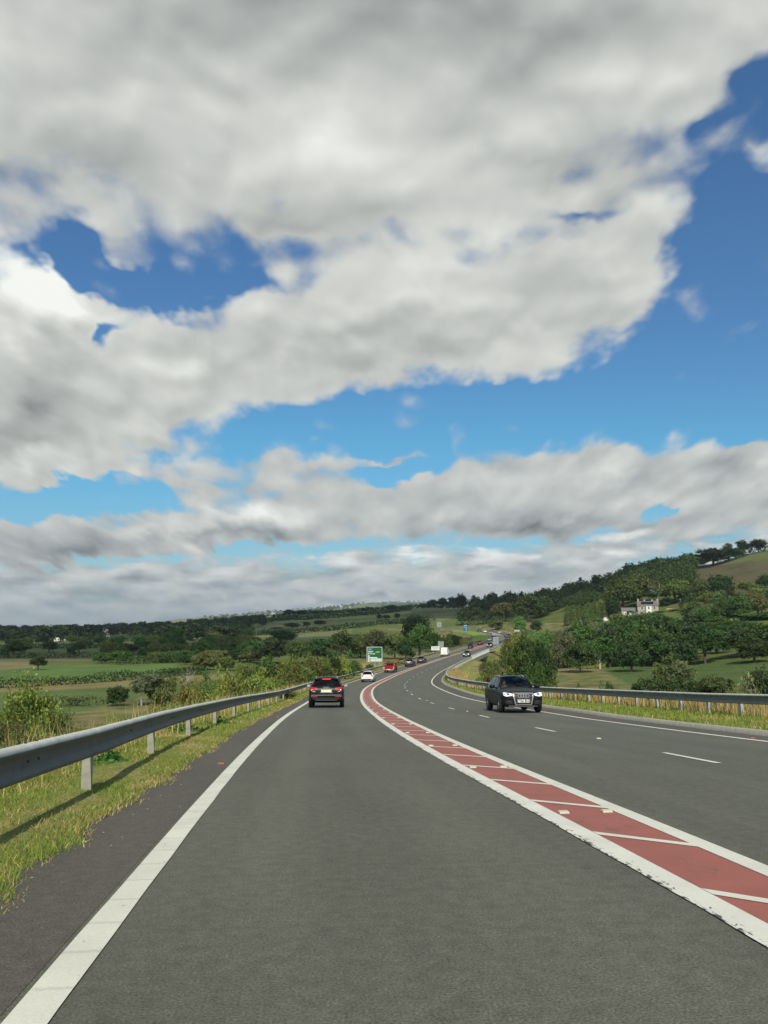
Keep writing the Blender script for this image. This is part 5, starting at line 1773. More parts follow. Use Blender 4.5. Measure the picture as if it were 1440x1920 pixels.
# ------------------------------------------------------------------ plants
LEAF = leaf_mat('leaves', .32)
BARK = pbr('bark', (0.10, 0.085, 0.065), .9, noise=.35, nscale=3.0)
PALEBARK = pbr('pale_bark', (0.44, 0.41, 0.36), .9, noise=.3, nscale=3.0)
DKG = (0.030, 0.050, 0.019); MIDG = (0.046, 0.080, 0.022); OLV = (0.085, 0.098, 0.030); YG = (0.135, 0.150, 0.034)
LTG = (0.085, 0.135, 0.040); BRN = (0.095, 0.088, 0.036); GRY = (0.075, 0.095, 0.050); AUT = (0.078, 0.082, 0.024)
RNG = np.random.RandomState(7)


def leaf_quads(c, size, rng, up=.25, aspect=.6, outward=None):
    """one small leaf-like quad per centre"""
    n = len(c)
    nv = rng.normal(size=(n, 3))
    if outward is not None: nv = nv * .75 + outward * .9
    nv[:, 2] += up
    nv /= np.linalg.norm(nv, axis=1, keepdims=True)
    t = np.cross(nv, rng.normal(size=(n, 3))); t /= np.linalg.norm(t, axis=1, keepdims=True) + 1e-9
    b = np.cross(nv, t)
    s = size * rng.uniform(.6, 1.35, (n, 1))
    a = t * s; b = b * s * aspect
    k = nv * s * .18
    V = np.stack([c - a, c - b + k, c + a, c + b + k], 1).reshape(-1, 3)
    return V, np.arange(4 * n).reshape(-1, 4)


def crown_points(lobes, nclump, per, spread, rng, hollow=.55):
    """leaf centres: clumps set about the lobes' skins, leaves about the clumps"""
    vol = np.array([l[3] * l[4] * l[5] for l in lobes]) ** .67
    which = rng.choice(len(lobes), nclump, p=vol / vol.sum())
    L = np.array(lobes)[which]
    d = rng.normal(size=(nclump, 3)); d /= np.linalg.norm(d, axis=1, keepdims=True)
    d[:, 2] = np.where(d[:, 2] < -.55, -d[:, 2] * .5, d[:, 2])
    r = hollow + (1 - hollow) * rng.uniform(0, 1, (nclump, 1)) ** .5
    cc = L[:, :3] + d * r * L[:, 3:6]
    sz = spread * rng.uniform(.55, 1.4, (nclump, 1))
    p = cc[:, None] + rng.normal(size=(nclump, per, 3)) * sz[:, None] * np.array([1, 1, .62])
    out = np.repeat(d[:, None], per, 1)
    return p.reshape(-1, 3), out.reshape(-1, 3)


def limb_mesh(name, rng, H, spreadr, nl, r0, mat, zsplit=.3, fine=0):
    mb = MB()
    top = Vector((rng.uniform(-.3, .3), rng.uniform(-.3, .3), H * .72))
    mid = Vector((rng.uniform(-.12, .12), rng.uniform(-.12, .12), H * zsplit))
    mb.tube([(0, 0, -.8), (0, 0, .4), mid, mid.lerp(top, .55) + Vector((rng.uniform(-.2, .2), 0, 0)), top], [r0 * 1.35, r0, r0 * .8, r0 * .45, r0 * .12], 8)
    for k in range(nl):
        a = 2 * math.pi * k / nl + rng.uniform(-.5, .5)
        st = mid.lerp(top, rng.uniform(0, .7))
        L = spreadr * rng.uniform(.6, 1.0)
        e_ = st + Vector((math.cos(a) * L, math.sin(a) * L, H * rng.uniform(.12, .34)))
        m_ = st.lerp(e_, .5) + Vector((0, 0, -H * .02 + rng.uniform(0, .05) * H))
        mb.tube([st, m_, e_], [r0 * .42, r0 * .25, r0 * .06], 6)
        for q in range(fine):
            s2 = st.lerp(e_, rng.uniform(.35, .95))
            d = Vector((rng.normal(), rng.normal(), abs(rng.normal()) * .9 + .3)).normalized() * spreadr * rng.uniform(.2, .45)
            mb.tube([s2, s2 + d * .5 + Vector((0, 0, .1)), s2 + d], [r0 * .14, r0 * .09, r0 * .03], 4)
            for w_ in range(2):
                s3 = s2 + d * rng.uniform(.4, .9)
                d3 = Vector((rng.normal(), rng.normal(), rng.normal() * .5 + .5)).normalized() * spreadr * .18
                mb.tube([s3, s3 + d3], [r0 * .07, r0 * .02], 4)
    return mb.mesh(name, mat, True)


PROTO = {}


def proto(kind, H, R_, lobes, nclump, per, spread, leaf, seed, trunk=(.28, 5), bark=None, up=.3, hollow=.55, zs=.3):
    rng = np.random.RandomState(seed)
    p, out = crown_points(lobes, nclump, per, spread, rng, hollow)
    p[:, 2] = np.maximum(p[:, 2], .05)
    V, F_ = leaf_quads(p, leaf, rng, up, .62, out)
    H_, R0 = H, R_
    H = float(np.percentile(V[:, 2], 99.6)); R_ = float(np.percentile(np.hypot(V[:, 0], V[:, 1]), 97))
    PROTO[kind] = dict(H=H, R=R_, crown=np_mesh('crown', V, F_, LEAF), V=V, F=F_,
                       trunk=limb_mesh('trunk', rng, H_, R0 * .7, trunk[1], trunk[0], bark or BARK, zs) if trunk else None)


def dome(seed, n, R_, z0, H, flat=1.0):
    r = np.random.RandomState(seed); L = [(0, 0, z0 + (H - z0) * .45, R_ * .72, R_ * .72, (H - z0) * .47)]
    for k in range(n):
        a = 2 * math.pi * k / n + r.uniform(-.4, .4); q = r.uniform(.35, .68)
        z = z0 + (H - z0) * r.uniform(.22, .72); s = R_ * r.uniform(.30, .50)
        L.append((math.cos(a) * R_ * q, math.sin(a) * R_ * q, z, s, s, s * r.uniform(.65, .95) * flat))
    return L


proto('oak', 10, 5.0, dome(1, 9, 5, 2.0, 10), 210, 22, .55, .30, 1, (.42, 6))
proto('oak2', 10, 4.6, dome(2, 8, 4.6, 1.5, 10), 190, 22, .58, .31, 2, (.38, 6))
proto('ash', 10, 3.6, dome(3, 8, 3.6, 2.2, 10), 130, 22, .48, .27, 3, (.25, 6), PALEBARK, hollow=.45)
proto('dense', 10, 5.0, dome(4, 12, 5, .2, 10), 300, 22, .50, .30, 4, (.35, 5))
proto('tall', 10, 2.9, [(0, 0, 5.2, 2.3, 2.3, 4.4), (.9, .3, 6.5, 1.6, 1.6, 2.2), (-.9, -.4, 5, 1.7, 1.7, 2.4), (.2, -.8, 7.8, 1.3, 1.3, 1.9), (.3, .9, 4, 1.6, 1.6, 2.0)], 150, 20, .45, .27, 5, (.25, 5))
proto('shrub', 5, 3.4, dome(6, 8, 3.4, .0, 5), 170, 24, .33, .19, 6, (.10, 6), zs=.12)
proto('shrub2', 5, 3.0, dome(7, 7, 3.0, .0, 5), 120, 22, .34, .18, 7, (.09, 7), zs=.1, hollow=.4)
proto('conifer', 10, 2.3, [(0, 0, z, 2.2 * (1 - z / 10.8), 2.2 * (1 - z / 10.8), .8) for z in np.linspace(.8, 9.7, 12)], 190, 20, .26, .24, 8, (.22, 0), up=-.1)
proto('round', 5, 3.2, dome(9, 10, 3.2, .0, 5, 1.1), 260, 24, .28, .17, 9, (.12, 4), zs=.1)
# small open saplings for the near bank
proto('sapling', 4, 1.5, dome(10, 9, 1.5, .4, 4), 170, 24, .15, .062, 10, (.035, 9), zs=.08, hollow=.25)
proto('sapling2', 4, 1.9, dome(11, 9, 1.9, .0, 3.6), 220, 26, .16, .062, 11, (.035, 9), zs=.05, hollow=.25)
# coarse crowns for far woods
proto('far', 10, 4.8, dome(12, 7, 4.8, .5, 10), 60, 7, .7, .75, 12, None)
proto('mid', 10, 4.8, dome(14, 9, 4.8, .4, 10), 130, 12, .55, .42, 14, None)
proto('speck', 10, 5.0, dome(13, 4, 5, .2, 10), 22, 4, .9, 1.5, 13, None)


def dead_proto(kind, seed, H, R_, bark, r0=.16):
    rng = np.random.RandomState(seed)
    PROTO[kind] = dict(H=H, R=R_, crown=None, trunk=limb_mesh('trunk', rng, H, R_, 9, r0, bark, .28, 6))


dead_proto('dead', 21, 10, 3.6, PALEBARK)
dead_proto('dead2', 22, 10, 3.0, PALEBARK, .14)
N_PLANT = 0


def plant(loc, H, wid_, kind, color, label, cat='tree', group=None, name=None, jit=.12):
    global N_PLANT
    P_ = PROTO[kind]
    N_PLANT += 1
    r = random.Random(N_PLANT)
    nm = name or {'tree': 'tree', 'bush': 'bush', 'shrub': 'bush', 'conifer': 'conifer'}.get(cat, 'tree')
    t = thing(nm, label, cat, loc, r.uniform(0, 6.28), group)
    sz = H / P_['H']; sx = wid_ / (2 * P_['R'])
    t.scale = (sx, sx, sz)
    v = [max(0.004, c * (1 + r.uniform(-jit, jit))) for c in color]
    if P_['crown'] is not None: link('crown', P_['crown'], t, color=v)
    if P_['trunk'] is not None: link('trunk', P_['trunk'], t)
    return t


def T(px, ytop, Y, wpx, kind, color, label, cat='tree', group=None, name=None):
    g = ground_at(px, Y)
    zt = at(px, ytop, Y).z
    H = max(zt - g.z, .8)
    g.z -= .15
    return plant(g, H + .15, wpx / 1568.0 * Y, kind, color, label, cat, group, name)


def TB(px, ytop, ybase, wpx, kind, color, label, cat='tree', group=None, name=None):
    return T(px, ytop, hit(px, ybase).y, wpx, kind, color, label, cat, group, name)


# ---- single trees and bushes of the left hand plain
TB(225, 1287, 1324, 42, 'round', DKG, 'round dark green bush standing alone in the sunlit field', 'bush')
TB(298, 1273, 1322, 42, 'dense', (0.02, 0.04, 0.018), 'dark ivy green tree right of the pale trunked tree in the field')
TB(270, 1264, 1324, 44, 'ash', GRY, 'thin pale trunked tree with few grey green leaves in the field')
TB(323, 1268, 1320, 24, 'ash', OLV, 'sparse olive sapling between the ivy tree and the dead tree')
TB(352, 1232, 1312, 40, 'dead', (0, 0, 0), 'bare dead tree with forked pale branches behind the left barrier', name='dead_tree')
TB(291, 1242, 1300, 22, 'dead2', (0, 0, 0), 'thin bare dead stem rising behind the ivy tree', name='dead_tree')
TB(328, 1178, 1214, 44, 'oak', (0.04, 0.075, 0.02), 'large round green tree on the plain below the far wood')
TB(75, 1229, 1257, 32, 'oak', DKG, 'lone dark tree in the field at left, lowest of its row')
TB(94, 1201, 1224, 28, 'oak2', DKG, 'dark round tree beneath the white barn')
TB(135, 1213, 1231, 18, 'round', DKG, 'small dark bush right of the tree beneath the barn', 'bush')
TB(150, 1204, 1224, 26, 'oak2', DKG, 'dark tree between two small bushes on the plain')
TB(44, 1211, 1224, 18, 'oak', DKG, 'small dark tree on the plain left of the barn')
TB(12, 1216, 1231, 22, 'round', DKG, 'small dark bush at the left edge of the plain', 'bush')
TB(193, 1224, 1244, 34, 'dense', MIDG, 'broad scrubby tree at the left end of the scrub wood')
rg = random.Random(3)
# scrub wood in the middle of the plain
for k in range(34):
    px = rg.uniform(215, 480); yb = rg.uniform(1216, 1246)
    TB(px, yb - rg.uniform(14, 26), yb, rg.uniform(24, 44), rg.choice(['dense', 'oak2', 'dense', 'round']), rg.choice([MIDG, DKG, OLV, (0.05, 0.075, 0.022)]), 'scrubby green tree in the dark thicket across the plain', 'tree', 'trees of the thicket on the plain')
TB(386, 1226, 1256, 52, 'dense', OLV, 'round olive green bush in front of the thicket', 'bush')
TB(425, 1232, 1258, 40, 'dense', OLV, 'olive green bush right of the round one before the thicket', 'bush')
# big trees in the middle distance, between the scrub and the sign
for px, yt, yb, w, kd, c, lb in (
    (508, 1196, 1252, 70, 'oak', DKG, 'very dark broad tree left of centre above the roadside scrub'),
    (470, 1200, 1240, 50, 'dense', MIDG, 'mid green tree left of the very dark broad tree'),
    (555, 1202, 1250, 52, 'oak2', MIDG, 'mid green tree right of the very dark broad tree'),
    (596, 1198, 1240, 56, 'dense', (0.035, 0.06, 0.02), 'dark tree in the row left of the green sign, behind its bushes'),
    (640, 1184, 1236, 60, 'oak', (0.04, 0.068, 0.02), 'broad dark tree behind the left side of the green sign'),
    (676, 1192, 1234, 46, 'dense', OLV, 'olive tinged tree just left of the green sign'),
    (706, 1182, 1236, 50, 'oak2', (0.05, 0.06, 0.026), 'grey brown tree directly behind the green sign'),
    (740, 1190, 1236, 46, 'dense', OLV, 'olive tree right of the green sign'),
    (786, 1171, 1236, 58, 'oak', (0.042, 0.080, 0.022), 'large bright green tree above the queue of cars'),
    (779, 1155, 1215, 56, 'oak2', DKG, 'tall dark tree behind the bright green one'),
    (813, 1186, 1222, 30, 'dense', MIDG, 'small green tree right of the large bright green one'),
    (760, 1200, 1238, 36, 'dense', DKG, 'dark tree at the left foot of the bright green one'),
    (530, 1182, 1206, 60, 'dense', DKG, 'low dark tree in the field above the broad dark tree')):
    TB(px, yt, yb, w, kd, c, lb)
for k in range(14):
    px = rg.uniform(838, 872)
    T(px, rg.uniform(1188, 1201), rg.uniform(330, 430), rg.uniform(12, 22), 'dense', rg.choice([OLV, YG, MIDG]), 'roadside bush on the left bank near the far bend', 'bush', 'bushes on the far left bank')
# bushes on the bank left of the barrier
for k in range(40):
    px = rg.uniform(-20, 480); Y = rg.choice([330, 400, 470, 560]) + rg.uniform(-15, 15)
    g = ground_at(px, Y); H = rg.uniform(3, 7)
    plant(g, H, H * rg.uniform(1.0, 1.8), rg.choice(['dense', 'round', 'oak2']), rg.choice([DKG, MIDG, OLV]), 'small dark tree or bush in the hedges across the shaded plain', 'tree', 'small trees across the shaded plain')
near_l = [(70, 1372, 18, 110, 'sapling2', YG, 'yellow green bush hiding the foot of the nearest sapling'), (120, 1350, 20, 70, 'sapling', OLV, 'slim olive sapling right of the nearest one'), (20, 1330, 23, 90, 'sapling2', MIDG, 'green bush behind the nearest sapling at the left edge'), (185, 1372, 26, 60, 'sapling2', YG, 'low yellow green bush behind the near rail, right of the saplings'), (255, 1345, 36, 60, 'sapling2', OLV, 'low olive bush behind the barrier before the scrub bank'),
    (60, 1262, 19, 120, 'sapling', YG, 'nearest leafy yellow green sapling above the left barrier'), (15, 1352, 17, 120, 'sapling2', OLV, 'leafy bush at the left edge behind the barrier'),
    (105, 1330, 22, 90, 'sapling2', OLV, 'olive bush right of the nearest sapling'), (40, 1345, 21, 120, 'sapling2', YG, 'yellow green undergrowth at the foot of the nearest sapling'), (150, 1362, 24, 60, 'sapling2', OLV, 'small olive shrub behind the near rail'),
    (222, 1345, 32, 60, 'sapling2', YG, 'yellow flowering low shrub behind the barrier'), (300, 1322, 42, 70, 'sapling2', YG, 'yellow green low bush, first of the long bank of scrub'), (330, 1318, 47, 60, 'sapling2', YG, 'bright yellow green bush below the dead tree')]
for px, yt, Y, w, kd, c, lb in near_l: T(px, yt, Y, w, kd, c, lb, 'bush')
scr = [(352, 1296, 56, 46), (375, 1280, 60, 52), (392, 1262, 62, 44), (418, 1250, 66, 56), (440, 1268, 60, 50), (462, 1242, 74, 56), (486, 1252, 72, 50), (505, 1234, 84, 52), (530, 1246, 84, 48), (548, 1232, 95, 46), (566, 1242, 95, 44), (585, 1226, 105, 46), (604, 1240, 108, 40), (622, 1236, 118, 36), (410, 1290, 54, 50), (450, 1296, 58, 44), (490, 1284, 68, 44), (522, 1276, 76, 40), (552, 1268, 88, 36), (576, 1262, 98, 30), (640, 1248, 128, 26), (658, 1249, 138, 20), (676, 1248, 148, 20), (694, 1247, 158, 18), (730, 1239, 170, 20), (748, 1237, 182, 20), (535, 1290, 60, 44), (470, 1304, 52, 40), (372, 1310, 48, 40)]
for k, (px, yt, Y, w) in enumerate(scr):
    T(px, yt + rg.uniform(-3, 3), Y, w * 1.15, rg.choice(['shrub', 'shrub2', 'shrub2', 'sapling2'] if Y < 80 else ['shrub', 'shrub2']), rg.choice([OLV, YG, OLV, (0.10, 0.11, 0.032), MIDG, AUT]), 'olive and yellow green bush in the scrub along the left barrier', 'bush', 'bushes of the scrub along the left barrier')
for k in range(34):
    u = k / 33.0
    px = 330 + 330 * u ** .8 + rg.uniform(-10, 10); Y = 50 + 85 * u ** 1.3 + rg.uniform(-4, 6)
    T(px, 1282 - 50 * u + rg.uniform(-12, 10), Y, rg.uniform(52, 74) * (1 - .45 * u), rg.choice(['shrub', 'shrub2', 'shrub2']), rg.choice([OLV, YG, YG, (0.10, 0.11, 0.032), MIDG, AUT]), 'olive and yellow green bush in the scrub along the left barrier', 'bush', 'bushes of the scrub along the left barrier')
T(628, 1232, 116, 26, 'tall', (0.04, 0.06, 0.02), 'dark upright bush at the right end of the left scrub', 'bush')
# ---- oaks and hedges on the far fields
for px, yt, yb, w in ((541, 1143, 1160, 21), (563, 1144, 1158, 19), (591, 1145, 1157, 14), (735, 1134, 1153, 26), (795, 1131, 1150, 24), (812, 1124, 1146, 22), (830, 1121, 1144, 24), (849, 1119, 1141, 20), (865, 1124, 1141, 11), (645, 1147, 1156, 14), (662, 1143, 1154, 16), (684, 1141, 1152, 18), (700, 1142, 1151, 10)):
    Y = 980
    T(px, yt, Y, w, rg.choice(['oak', 'oak2']), (0.02, 0.034, 0.015), 'dark oak on the skyline hedge beyond the middle fields', 'tree', 'oaks along the skyline hedge')
for px, yt, yb, w in ((712, 1152, 1164, 12), (725, 1153, 1163, 14), (745, 1150, 1160, 12), (600, 1163, 1175, 24), (575, 1166, 1176, 16), (548, 1168, 1180, 30), (520, 1176, 1186, 26)):
    T(px, yt, 720, w, 'dense', DKG, 'dark tree in the hedges between the middle fields', 'tree', 'trees in the middle field hedges')


def hedge(label, pts, h, w, color, Ys=None, leaf=.35, dens=26):
    """a hedge along photo points (px, py of its foot) or (px, Y)"""
    rng = np.random.RandomState(len(label) * 7 + int(pts[0][0]) % 97)
    W_ = [hit(px, py) if not Ys else ground_at(px, py) for px, py in pts]
    C_ = []
    for a, b in zip(W_[:-1], W_[1:]):
        L = (b - a).length
        n = max(3, int(L * dens))
        t = rng.uniform(0, 1, n)
        x = a.x + (b.x - a.x) * t; y = a.y + (b.y - a.y) * t
        g = ground_z(x, y, False)
        hh = h * (.65 + .7 * fbm(x / (2.2 * h), y / (2.2 * h), 77))
        ang = rng.uniform(0, math.pi, n); rr = np.sqrt(rng.uniform(.25, 1, n))
        C_.append(np.stack([x + np.cos(ang) * rr * w / 2, y + rng.normal(0, w * .3, n), g + np.sin(ang) * rr * hh], -1))
    C_ = np.concatenate(C_)
    V, F_ = leaf_quads(C_, leaf, rng, .4)
    o0 = W_[0]
    o = link('hedge', np_mesh('hedge', V - np.array(o0), F_, LEAF), None, o0, color=color)
    return tag(o, label, 'hedge')


hedge('long dark clipped hedge across the sunlit field at left', [(-40, 1292), (75, 1287), (150, 1283), (240, 1276), (310, 1271), (385, 1264)], 2.0, 2.0, (0.03, 0.048, 0.018), leaf=.22, dens=60)
hedge('rough low dark hedge in the nearer sunlit field, left of the round bush', [(85, 1328), (130, 1325), (175, 1324)], 1.6, 3.0, (0.05, 0.065, 0.025), leaf=.2, dens=70)
hedge('hedge behind the bright green strip of field at left', [(215, 1247), (290, 1244), (350, 1243), (420, 1240)], 2.4, 4, (0.04, 0.06, 0.02), leaf=.35, dens=40)
hedge('hedge across the shaded plain, in front of the white barn', [(-30, 470), (60, 480), (150, 470), (240, 480)], 2.5, 4, DKG, True, .6, 10)
hedge('hedge across the shaded plain, nearest of three', [(-30, 330), (80, 325), (190, 335), (300, 345)], 2.2, 3.5, (0.04, 0.058, 0.02), True, .45, 16)
hedge('hedge across the plain beneath the far wood', [(40, 590), (150, 600), (270, 590), (400, 600)], 3.5, 5, DKG, True, .8, 8)
hedge('hedge at the right of the plain behind the scrub', [(380, 420), (470, 400), (560, 400), (640, 420)], 3.2, 5, MIDG, True, .6, 12)
hedge('dark hedge between the two sloping middle fields', [(500, 900), (560, 860), (640, 850), (700, 860), (770, 900)], 4.5, 5, DKG, True, .9, 16)
hedge('dark hedge along the foot of the middle fields', [(480, 640), (560, 620), (650, 620), (740, 640), (810, 660)], 4.0, 6, DKG, True, .8, 18)
hedge('skyline hedge along the top of the middle fields', [(505, 985), (600, 985), (700, 985), (790, 985), (870, 985)], 5.0, 5, (0.022, 0.036, 0.016), True, 1.0, 16)
hedge('low hedge running down beside the far end of the left road', [(655, 470), (720, 440), (790, 430), (850, 440)], 4, 6, MIDG, True, .6, 9)
hedge('low hedge beyond the tan field by the sign', [(610, 1233), (660, 1232), (710, 1231)], 2.5, 4, MIDG, None, .4, 30)
hedge('dark hedge in front of the sunny far fields by the bend', [(860, 600), (900, 590), (950, 600), (990, 580)], 6, 8, DKG, True, .8, 9)
hedge('green hedge along the bank on the right of the far bend', [(985, 380), (1010, 330), (1030, 290)], 4.5, 6, LTG, True, .5, 18)
# ---- trees of the hill ahead and the ridge on the right
for px, yt, Y, w, kd, c, lb in (
    (990, 1115, 560, 60, 'oak', (0.04, 0.065, 0.018), 'big round green tree at the right end of the dark wood'),
    (892, 1117, 640, 22, 'tall', DKG, 'upright dark tree, highest of the wood above the far bend'),
    (945, 1130, 600, 44, 'ash', BRN, 'brownish thin crowned tree in front of the dark wood'),
    (975, 1158, 470, 26, 'dense', LTG, 'light green rounded bush above the far bend'),
    (1005, 1163, 450, 22, 'dense', MIDG, 'green bush right of the light one above the bend'),
    (930, 1163, 540, 30, 'dense', OLV, 'olive bush on the slope above the far road')):
    T(px, yt, Y, w, kd, c, lb)
for px, yt, Y, w, kd, c, lb in (
    (1092, 1083, 660, 16, 'conifer', DKG, 'dark pointed conifer on the right skyline'),
    (1124, 1078, 680, 26, 'ash', DKG, 'open crowned tree on the right skyline beside the conifer'),
    (1195, 1059, 660, 26, 'ash', GRY, 'thin grey green tree on the right skyline left of the domed tree'),
    (1232, 1049, 640, 56, 'oak', MIDG, 'domed green tree on the right skyline'),
    (1297, 1043, 650, 44, 'oak2', DKG, 'dark tree on the skyline above the brown field, left of the long copse'),
    (1345, 1029, 650, 64, 'dense', (0.036, 0.058, 0.02), 'long copse tree at the top edge of the brown field'),
    (1312, 1040, 660, 50, 'dense', DKG, 'dark copse tree at the left of the brown field top'),
    (1373, 1019, 660, 22, 'ash', GRY, 'bare topped tree standing above the copse'),
    (1388, 1028, 640, 34, 'dense', MIDG, 'green bush at the right end of the copse', ),
    (1403, 1013, 680, 30, 'oak', DKG, 'round tree on the skyline above the field gate'),
    (1432, 1011, 680, 36, 'oak2', DKG, 'round tree at the right edge of the skyline')):
    T(px, yt, Y, w, kd, c, lb)
hedge('dark hedge along the top of the brown hill field', [(1395, 690), (1420, 690), (1470, 690)], 4, 4, DKG, True, .8, 10)
# stand of lit conifers left of the house
for k in range(22):
    px = 1062 + 80 * (k % 11) / 10 + rg.uniform(-3, 3); Y = 470 + 25 * (k // 11) + rg.uniform(-5, 5)
    T(px, 1138 - 10 * (px - 1062) / 80 + rg.uniform(-4, 5) , Y, rg.uniform(11, 16), 'conifer', (0.085, 0.115, 0.036), 'young conifer in the sunlit plantation left of the farmhouse', 'conifer', 'young conifers of the sunlit plantation')
# round the farmhouse
for px, yt, Y, w, kd, c, lb in (
    (1170, 1080, 478, 78, 'oak', (0.058, 0.066, 0.022), 'great bronze green beech behind the outbuilding'),
    (1202, 1077, 482, 64, 'oak2', (0.060, 0.066, 0.022), 'bronze tinted beech behind the farmhouse roof'),
    (1238, 1076, 474, 56, 'dead', (0, 0, 0), 'grey leafless tree behind the farmhouse, right of its roof'),
    (1268, 1086, 470, 66, 'oak', (0.085, 0.108, 0.024), 'yellow green tree right of the leafless grey one'),
    (1252, 1120, 468, 26, 'dense', DKG, 'dark bush between the farmhouse and the yellow green tree'),
    (1290, 1106, 466, 34, 'dense', (0.035, 0.055, 0.018), 'dark tree right of the yellow green tree'),
    (1150, 1120, 470, 30, 'tall', DKG, 'dark upright tree at the left end of the outbuilding'),
    (1318, 1088, 430, 40, 'oak2', MIDG, 'mid green tree left of the big dark one below the brown field'),
    (1352, 1078, 430, 64, 'oak', (0.026, 0.05, 0.018), 'big dark green tree in front of the brown field'),
    (1405, 1090, 420, 40, 'ash', OLV, 'thin pale limbed tree right of the big dark one'),
    (1408, 1082, 425, 30, 'dead2', (0, 0, 0), 'pale dead tree among the green ones at right'),
    (1432, 1100, 380, 56, 'oak', LTG, 'light green tree at the right edge below the brown field'),
    (1320, 1120, 400, 36, 'tall', (0.062, 0.07, 0.025), 'narrow brownish green tree below the mid green one'),
    (1375, 1130, 370, 40, 'dense', MIDG, 'rounded green tree below the thin pale limbed one'),
    (1290, 1130, 420, 30, 'dense', LTG, 'light green bush near the garden shed', ),
    (1300, 1145, 400, 34, 'dense', OLV, 'olive bush below the shed at the edge of the big trees'),
    (1345, 1150, 360, 40, 'dense', OLV, 'pale olive scrub in the gap below the big dark tree'),
    (1400, 1150, 330, 54, 'dense', LTG, 'light green scrub under the right hand trees'),
    (1440, 1150, 320, 60, 'dense', MIDG, 'green scrub at the right edge of the slope'),
    (1120, 1158, 440, 26, 'dense', LTG, 'light green bush left of the tiny cottage'),
    (1240, 1148, 430, 24, 'dense', LTG, 'bright garden bush in front of the farmhouse on its right', ),
    (1268, 1151, 425, 30, 'dense', LTG, 'bright garden bush below the garden shed')):
    T(px, yt, Y, w, kd, c, lb, 'dead tree' if kd.startswith('dead') else 'tree', None, 'dead_tree' if kd.startswith('dead') else None)
for k in range(46):
    px = rg.uniform(1285, 1450); Y = rg.uniform(330, 410)
    g = ground_at(px, Y); H = rg.uniform(6, 10)
    plant(g - Vector((0, 0, .2)), H, H * rg.uniform(.8, 1.1), rg.choice(['oak', 'oak2', 'dense']), rg.choice([MIDG, OLV, LTG, DKG]), 'mixed green tree on the slope right of the farmhouse', 'tree', 'trees on the slope right of the farmhouse')
# the belt of big trees across the right hand meadow
belt = [
    (1088, 1166, 250, 70, 'dense', GRY, 'grey green willow left in the tree belt'), (1055, 1186, 240, 44, 'dense', GRY, 'low grey green willow at the left end of the tree belt'),
    (1085, 1205, 190, 60, 'dense', (0.042, 0.06, 0.022), 'dark tree at the left foot of the belt, above the car roof'),
    (1140, 1172, 220, 76, 'oak', (0.042, 0.066, 0.024), 'broad tree with white trunks in the belt below the cottage'),
    (1122, 1195, 200, 56, 'ash', MIDG, 'pale trunked tree in front of the belt'),
    (1195, 1150, 230, 90, 'oak2', (0.036, 0.062, 0.022), 'great green tree of the belt right below the farmhouse'),
    (1160, 1162, 240, 70, 'dense', MIDG, 'wide green tree in the belt left of the great one'),
    (1240, 1158, 225, 80, 'dense', (0.036, 0.058, 0.02), 'dense dark tree in the belt right of the great one'),
    (1225, 1185, 200, 80, 'dense', (0.034, 0.056, 0.02), 'low dark tree at the middle foot of the belt'),
    (1290, 1160, 230, 76, 'oak', (0.03, 0.054, 0.022), 'dark blue green tree in the belt below the shed'),
    (1275, 1190, 205, 60, 'dense', (0.03, 0.05, 0.02), 'low dark tree in the belt with the hawthorn before it'),
    (1318, 1170, 215, 60, 'oak2', DKG, 'very dark tree in the belt by the gap with the tan field'),
    (1340, 1182, 240, 60, 'dense', MIDG, 'green tree in the belt behind the gap'),
    (1385, 1176, 215, 84, 'oak', (0.034, 0.054, 0.02), 'broad dark tree right of the gap in the belt'),
    (1432, 1170, 210, 84, 'oak2', (0.036, 0.058, 0.02), 'broad dark tree at the right edge of the belt'),
    (1410, 1196, 195, 70, 'dense', DKG, 'low dark tree at the right foot of the belt'),
    (1180, 1205, 185, 60, 'dense', (0.036, 0.058, 0.02), 'low dark tree beside the white trunks')]
for px, yt, Y, w, kd, c, lb in belt: T(px, yt, Y, w, kd, c, lb)
for k in range(24):
    px = rg.uniform(1062, 1450)
    if 1325 < px < 1352: continue
    Y = rg.uniform(205, 300)
    T(px, rg.uniform(1160, 1186), Y, rg.uniform(54, 84), rg.choice(['dense', 'oak2', 'dense', 'oak']), rg.choice([(0.036, 0.058, 0.02), MIDG, DKG, (0.042, 0.064, 0.024)]), 'dark green tree in the thick of the meadow tree belt', 'tree', 'trees in the thick of the meadow belt')
for k in range(26):
    px = rg.uniform(1150, 1450); Y = rg.uniform(310, 400)
    T(px, rg.uniform(1150, 1172), Y, rg.uniform(30, 52), rg.choice(['dense', 'oak2', 'round']), rg.choice([MIDG, LTG, OLV, (0.05, 0.075, 0.022)]), 'green tree on the slope behind the meadow tree belt', 'tree', 'trees on the slope behind the belt')
